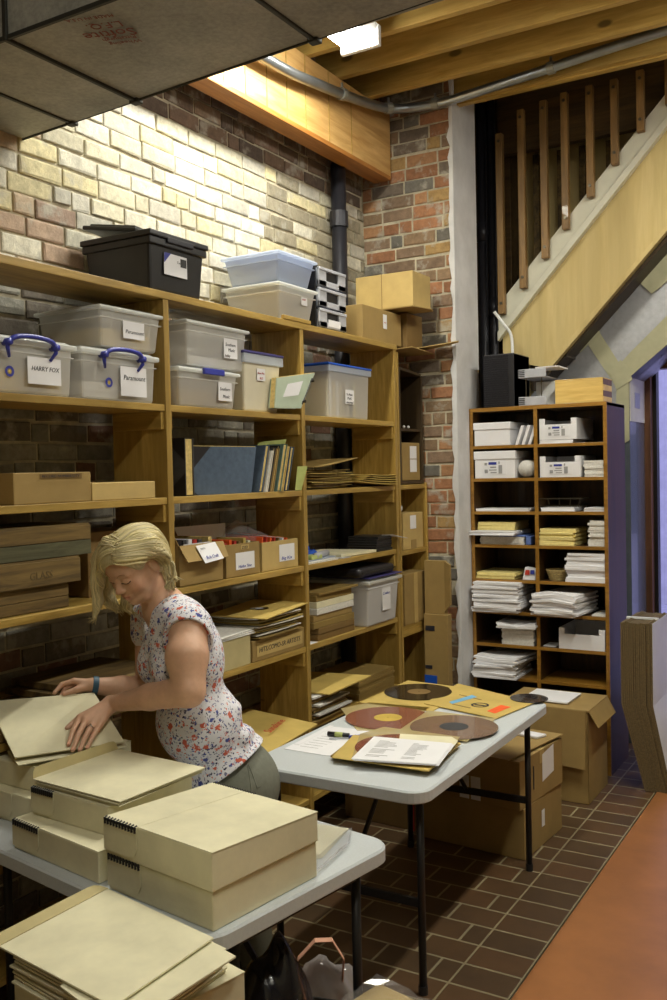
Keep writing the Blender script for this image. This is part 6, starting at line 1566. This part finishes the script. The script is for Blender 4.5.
# right hand pinching the far edge
re = lambda x, y, o: atD(x, y, edge_c+o)
for i, (k_, m_k, t_k) in enumerate((((74, 681, .030), (62, 684.5, .018), (54.5, 693, -.004)), ((76, 683, .046), (66, 688, .030), (61, 696, .004)), ((78, 685, .060), (70, 690, .046), (66, 697, .020)), ((80, 687, .072), (74, 692, .060), (71, 698, .036)))):
    K_, M_k, T_k = re(*k_), re(*m_k), re(*t_k); F.cone(RW, K_, .021, .0115, .009).cone(K_, M_k, .0098, .0088, .003).cone(M_k, T_k, .0088, .0072, .002)
F.cone(RW, re(76, 690, .012), .018, .012, .008).cone(re(76, 690, .012), re(64, 694, -.006), .0105, .008, .003)
SK, SP, SR = np.array(srgb(208, 166, 138)), np.array(srgb(178, 96, 88)), np.array(srgb(208, 146, 120))
def skincol(P):
    c = np.tile(SK, (len(P), 1))
    def near(q, r, col, k=1):
        w = np.clip(1-np.linalg.norm(P-np.array(q), axis=1)/r, 0, 1)[:, None]*k; return c*(1-w)+np.array(col)*w
    for s in (-1, 1): c = near(H_(.065, s*.045, -.035), .035, SR*.95, .7)
    for q in ((.095, 0, -.064), (.091, -.012, -.066), (.091, .012, -.066), (.092, 0, -.075), (.089, -.010, -.074), (.089, .010, -.074)): c = near(H_(*q), .010, SP, .8)
    c = near(H_(.104, 0, -.034), .018, SR, .6)
    for q in list(LK)+list(LT): c = near(q, .014, SR*.95, .6)
    return c
sk = field_part('body', F, 'skin', wm, skincol, 1)
for i in range(4):
    d_ = (LT[i]-LMd[i]).normalized(); s_ = 1 if nL.z > 0 else -1; up_ = (nL*s_-d_*(nL*s_).dot(d_)).normalized(); w_ = d_.cross(up_)
    p_ = LT[i]+up_*.0068-d_*.001
    build('fingernail', MB().plate([p_-w_*.0045-d_*.005, p_+w_*.0045-d_*.005, p_+w_*.0042+d_*.004, p_-w_*.0042+d_*.004], .0008), 'pinkpaper', sk)
# brows, lashes
for s in (-1, 1):
    q = F.snap([H_(.085, s*.012, .018), H_(.085, s*.024, .023), H_(.078, s*.036, .022), H_(.068, s*.047, .014)], .0006)
    build('eyebrow', MB().tube(smoothpath([Vector(v) for v in q], 4), [.0006]+[.0014]*11+[.0005], 6), 'brow', sk)
    q = F.snap([H_(.090, s*.016, -.010), H_(.091, s*.024, -.0135), H_(.089, s*.033, -.0145), H_(.083, s*.042, -.012), H_(.076, s*.048, -.007)], .0004)
    build('eyelashes', MB().tube(smoothpath([Vector(v) for v in q], 4), .0015, 6), 'lash', sk)
# blouse
G = Field((-2.52, 2.12, .62), (-1.66, 2.92, 1.52), .0042)
torso(G, .012)
G.ell(PE+BP[2]*.0, BP, (.16, .20, .17), .05)
G.cone(N+(LS-N)*.35, LS, .062, .072, .03).cone(N+(RS-N)*.35, RS, .062, .070, .03).cone(LS, LS.lerp(LM, .35), .074, .082, .02).cone(RS, RS.lerp(RE_, .2), .072, .074, .02)
rg = random.Random(4)
for k in range(9):     # soft folds round the waist and back
    a = rg.uniform(.6*PI, 1.4*PI); zc = rg.uniform(-.1, .12); p_ = BE+BB[0]*math.cos(a)*.130+BB[1]*math.sin(a)*.152+BB[2]*zc; q_ = p_+BB[2]*rg.uniform(-.05, .05)+(BB[1]*math.cos(a)-BB[0]*math.sin(a))*.09
    q_ = q_.lerp(BE+BB[2]*(q_-BE).dot(BB[2]), .10); G.cone(p_, q_, .012, .006, .03)
G.half(atD(267, 742, 3.2), -CA*.55+CC*.80)                      # curved hem, longer in front
ad = (LM-LS).normalized()
def sleeve_cut(Fd, p, n_, c, r):
    p, n_, c = NPf(p), NPf(n_), NPf(c)
    fn = lambda X, Y, Z: np.maximum(-((X-p[0])*n_[0]+(Y-p[1])*n_[1]+(Z-p[2])*n_[2]), np.sqrt((X-c[0])**2+(Y-c[1])**2+(Z-c[2])**2)-r)
    Fd._apply((c-r, c+r), fn, 'sub', .004)
sleeve_cut(G, LS.lerp(LM, -.12), ad, LS.lerp(LM, .62)-CB*.045, .092)
rd = (RE_-RS).normalized(); sleeve_cut(G, RS.lerp(RE_, .12), rd, RS.lerp(RE_, .45)+CB*.05, .09)
def press(Fd):
    # cloth pressed flat against the edges of the two tables
    f1 = lambda X, Y, Z: np.maximum(np.maximum(Z-.748, .66-Z), uy.x*(X-C1.x)+uy.y*(Y-C1.y)-W1-.003)+0*X*Y
    f2 = lambda X, Y, Z: np.maximum(np.maximum(Z-.748, .66-Z), np.maximum(2.742-Y, -2.06-X))+0*X*Y
    for f_ in (f1, f2): Fd._apply((Fd.lo-1, Fd.lo+Fd.n*Fd.h+1), f_, 'sub', .004)
press(G)
# V neck: scoop along the breast bone
G.cone(N+tf*.055+CC*.02, CH+tf*.150+CC*.055, .052, .010, .006, 'sub'); G.ball(N+CC*.035, .062, .010, 'sub')
bl_ = field_part('blouse', G, 'floral', wm, None, 2)
q = G.snap([N+tf*.05-tl*.045+CC*.0, N+tf*.085-tl*.04-CC*.04, CH+tf*.125-tl*.022+CC*.07, CH+tf*.135+CC*.045], .001, 6)
# trousers and shoes
Tq = Field((-2.42, 2.30, .0), (-1.62, 3.02, 1.02), .0065)
Tq.ell(PE, BP, (.148, .190, .13), .04).ell(PE-CC*.03-tf*.04, BP, (.13, .18, .12), .04)
FT = []
for s in (-1, 1):
    hp = PE+tl*s*.092-Vector((0, 0, .06)); kn = hp+Vector((0, 0, -(hp.z-.44)))-tf*.01; an = Vector((kn.x, kn.y, .09))-tf*.045
    Tq.cone(hp, kn, .105, .070, .04).cone(kn, an, .070, .058, .03); FT.append(an)
press(Tq); Tq.half((0, 0, .055), (0, 0, 1))
tr_ = field_part('trousers', Tq, 'trouser', wm, None, 2)
for an in FT:
    Sf = Field((an.x-.3, an.y-.3, 0), (an.x+.3, an.y+.3, .16), .006)
    a0 = Vector((an.x, an.y, .045)); Sf.cone(a0-tf*.03, a0+tf*.09-Vector((0, 0, .012)), .040, .036, .02).cone(a0+tf*.09-Vector((0, 0, .012)), a0+tf*.15-Vector((0, 0, .018)), .036, .026, .02).cone(a0, an+Vector((0, 0, .03)), .038, .036, .02)
    Sf.half((0, 0, .004), (0, 0, 1)); field_part('shoe', Sf, 'shoe', wm, None, 1)
q = Tq.snap([atD(250, 745+k*10, 3.12) for k in range(7)], .001, 5)
build('trouser_seam', MB().tube([Vector(v) for v in q], .0016, 6), 'trouser', tr_)
q = Tq.snap([atD(252, 757, 3.12), atD(254, 772, 3.12), atD(257, 788, 3.12), atD(262, 786, 3.12)], .0012, 5)
build('pocket_edge', MB().tube([Vector(v) for v in q], .0018, 6), 'trouser', tr_)
# hair
Hf = Field((-2.36, 2.10, 1.24), (-1.92, 2.60, 1.70), .0036)
Hf.ell(H_(-.022, 0, .028), HB, (.112, .092, .088), .02).ell(H_(.030, -.01, .050), HB, (.062, .072, .052), .03).ell(H_(-.060, 0, -.010), HB, (.070, .086, .085), .03)
D = lambda x, y, z: atD(x, y, z)
Hf.ell(H_(.110, .020, -.031), HB, (.087, .080, .100), .012, 'sub')
far = [D(108, 543, 3.07), D(99, 560, 3.10), D(97, 582, 3.13), D(98, 602, 3.14), D(94, 617, 3.14)]
for a, b_, r0, r1 in zip(far[:-1], far[1:], (.022, .022, .020, .016), (.022, .020, .016, .007)): Hf.cone(a, b_, r0, r1, .012)
far2 = [D(112, 560, 3.20), D(107, 585, 3.22), D(110, 602, 3.20), D(118, 610, 3.2)]
for a, b_, r0, r1 in zip(far2[:-1], far2[1:], (.024, .022, .018), (.022, .018, .010)): Hf.cone(a, b_, r0, r1, .012)
far3 = [D(128, 590, 3.22), D(126, 605, 3.2), D(131, 612, 3.19)]
for a, b_, r0, r1 in zip(far3[:-1], far3[1:], (.02, .016), (.016, .008)): Hf.cone(a, b_, r0, r1, .012)
nearc = [D(150, 545, 3.06), D(161, 560, 3.07), D(166, 574, 3.07), D(175, 578, 3.05)]
for a, b_, r0, r1 in zip(nearc[:-1], nearc[1:], (.034, .030, .020), (.030, .022, .009)): Hf.cone(a, b_, r0, r1, .015)
nc2 = [D(163, 566, 3.06), D(165, 578, 3.05), D(167, 587, 3.05)]
for a, b_, r0, r1 in zip(nc2[:-1], nc2[1:], (.024, .019), (.019, .009)): Hf.cone(a, b_, r0, r1, .012)
nc3 = [D(160, 556, 3.16), D(168, 575, 3.16), D(171, 586, 3.15)]
for a, b_, r0, r1 in zip(nc3[:-1], nc3[1:], (.03, .024), (.024, .010)): Hf.cone(a, b_, r0, r1, .015)
Hf.ball(H_(.004, .112, -.022), .051, .010, 'sub'); Hf.ball(H_(.044, .098, -.016), .036, .014, 'sub')
HC = np.array(srgb(208, 194, 148))
hr = field_part('hair', Hf, 'hair', wm, lambda P: np.tile(HC*.78, (len(P), 1))*(1+.15*np.sin(P[:, :1]*900)), 1)
# combed locks lying on it
fams = [([(.045, .030, .108), (.02, .060, .100), (-.03, .088, .065), (-.075, .086, .012), (-.085, .080, -.045)], 80, (.02, .012, .02)),
        ([(.068, .030, .100), (.046, .062, .084), (.002, .088, .058), (-.050, .092, .014), (-.072, .082, -.040)], 80, (.014, .010, .014)),
        ([(.02, .020, .125), (-.05, .040, .115), (-.105, .050, .060), (-.125, .045, -.01), (-.105, .050, -.07)], 60, (.03, .03, .02)),
        ([(.056, .022, .108), (.068, -.015, .096), (.078, -.052, .055), (.066, -.086, -.01), (.055, -.100, -.06)], 60, (.014, .014, .014)),
        ([(.03, .010, .120), (.02, -.040, .110), (.0, -.085, .060), (-.02, -.100, .0), (-.02, -.100, -.06)], 40, (.03, .02, .02))]
mL = MB(); cols = []; rg = random.Random(9)
def lock(path, r, off):
    P = Hf.snap([list(p) for p in smoothpath(path, 4)], off, 3); P = [Vector(p) for p in P]; n = len(P)
    if max((P[i+1]-P[i]).length for i in range(n-1)) > .035: return
    o = len(mL.v); mL.tube(P, [r*(.35+.65*math.sin(PI*min(1, (i+1)/(n*.62))) if i < n*.4 else r*max(.18, 1-.8*((i/n-.4)/.6)**2)/r) for i in range(n)], 5)
    k = rg.uniform(.72, 1.22); cols.extend([tuple(HC*k*np.array([1, 1, rg.uniform(.85, 1.1)]))]*(len(mL.v)-o))
for P0_, cnt, jt in fams:
    for _ in range(cnt):
        j = [rg.gauss(0, 1) for _ in range(3)]; jj = [rg.gauss(0, 1)*.35 for _ in range(3)]
        lock([H_(p[0]+jt[0]*j[0]*.8+jt[0]*jj[0]*i*.3, p[1]+jt[1]*j[1]*.6+jt[1]*jj[1]*i*.3, p[2]+jt[2]*j[2]*.8+jt[2]*jj[2]*i*.3) for i, p in enumerate(P0_)], rg.uniform(.0024, .0046), rg.uniform(-.001, .0015))
for chain, cnt, sp_ in ((far, 40, .016), (far2, 24, .016), (nearc, 40, .016), (nc2, 30, .012), (nc3, 24, .02), (far3, 14, .012)):
    for _ in range(cnt):
        j = Vector((rg.gauss(0, sp_), rg.gauss(0, sp_), rg.gauss(0, sp_*.4)))
        ch_ = [p+j*(1-.25*i) for i, p in enumerate(chain)]; ch_.append(chain[-1]+(chain[-1]-chain[-2])*rg.uniform(.1, .5)+j*.6)
        P = Hf.snap([list(p) for p in smoothpath(ch_[:-1], 4)], rg.uniform(-.001, .002), 3); P = [Vector(p) for p in P]+[ch_[-1]]; n = len(P); r = rg.uniform(.0022, .0040)
        if max((P[i+1]-P[i]).length for i in range(n-2)) > .03: continue
        o = len(mL.v); mL.tube(P, [r*max(.15, 1-(i/n)**2*.85) for i in range(n)], 5); k = rg.uniform(.70, 1.2); cols.extend([tuple(HC*k)]*(len(mL.v)-o))
lk = build('hair_locks', mL, 'hair', hr, True, smooth=True); lk['kind'] = 'stuff'
at = lk.data.attributes.new('tint', 'FLOAT_COLOR', 'POINT'); at.data.foreach_set('color', [x for c in cols for x in (*c, 1)])
# ring and wristband
def hoop(name, c, axis, r, th, mat, w_=1):
    axis = axis.normalized(); u_ = axis.orthogonal().normalized(); v_ = axis.cross(u_); m_ = MB()
    m_.tube([c+(u_*math.cos(2*PI*k/24)+v_*math.sin(2*PI*k/24))*r for k in range(24)], th, 8, closed=True); return build(name, m_, mat, wm)
rgp = LK[2].lerp(LMd[2], .35); hoop('ring', rgp, LMd[2]-LK[2], .0105, .0018, 'ringsilver')
build('ring_stone', MB().sphere(rgp+nL*(1 if nL.z > 0 else -1)*.0125, .004, 8), 'ringsilver', wm)
wp = RFm.lerp(RW, .93); ax_ = (RW-RFm)
m_ = MB(); ax_.normalize(); u_ = ax_.orthogonal().normalized(); v_ = ax_.cross(u_)
for s in (-1,):
    vs = []
    for k in range(28):
        d_ = u_*math.cos(2*PI*k/28)+v_*math.sin(2*PI*k/28)
        vs += [wp+d_*.0285-ax_*.010, wp+d_*.0325-ax_*.009, wp+d_*.0325+ax_*.009, wp+d_*.0285+ax_*.010]
    fs = []
    for k in range(28):
        j = (k+1) % 28
        for q in range(4): fs.append((k*4+q, k*4+(q+1) % 4, j*4+(q+1) % 4, j*4+q))
    m_.add(vs, fs)
build('wristband', m_, 'bandblue', wm)
# ------------------------------------------------------------------ light, world, camera
w = bpy.data.worlds.new('World'); bpy.context.scene.world = w; w.use_nodes = True
wn = w.node_tree; bg = wn.nodes['Background']
bg.inputs[0].default_value = (.50, .50, 1.0, 1); bg.inputs[1].default_value = P_W
cam = bpy.data.cameras.new('Camera'); co = bpy.data.objects.new('Camera', cam); COL.objects.link(co)
cam.sensor_fit = 'VERTICAL'; cam.sensor_height = 36; cam.sensor_width = 24; cam.lens = FPX/1000*36; cam.clip_start = .05
mx = Matrix(((_r[0], _u[0], -_f[0], 0), (_r[1], _u[1], -_f[1], 0), (_r[2], _u[2], -_f[2], EYE), (0, 0, 0, 1)))
co.matrix_world = mx
sc = bpy.context.scene; sc.camera = co
sc.view_settings.view_transform = 'Standard'; sc.view_settings.look = 'None'; sc.view_settings.gamma = 1
sc.view_settings.use_curve_mapping = False; sc.view_settings.exposure = EXPO
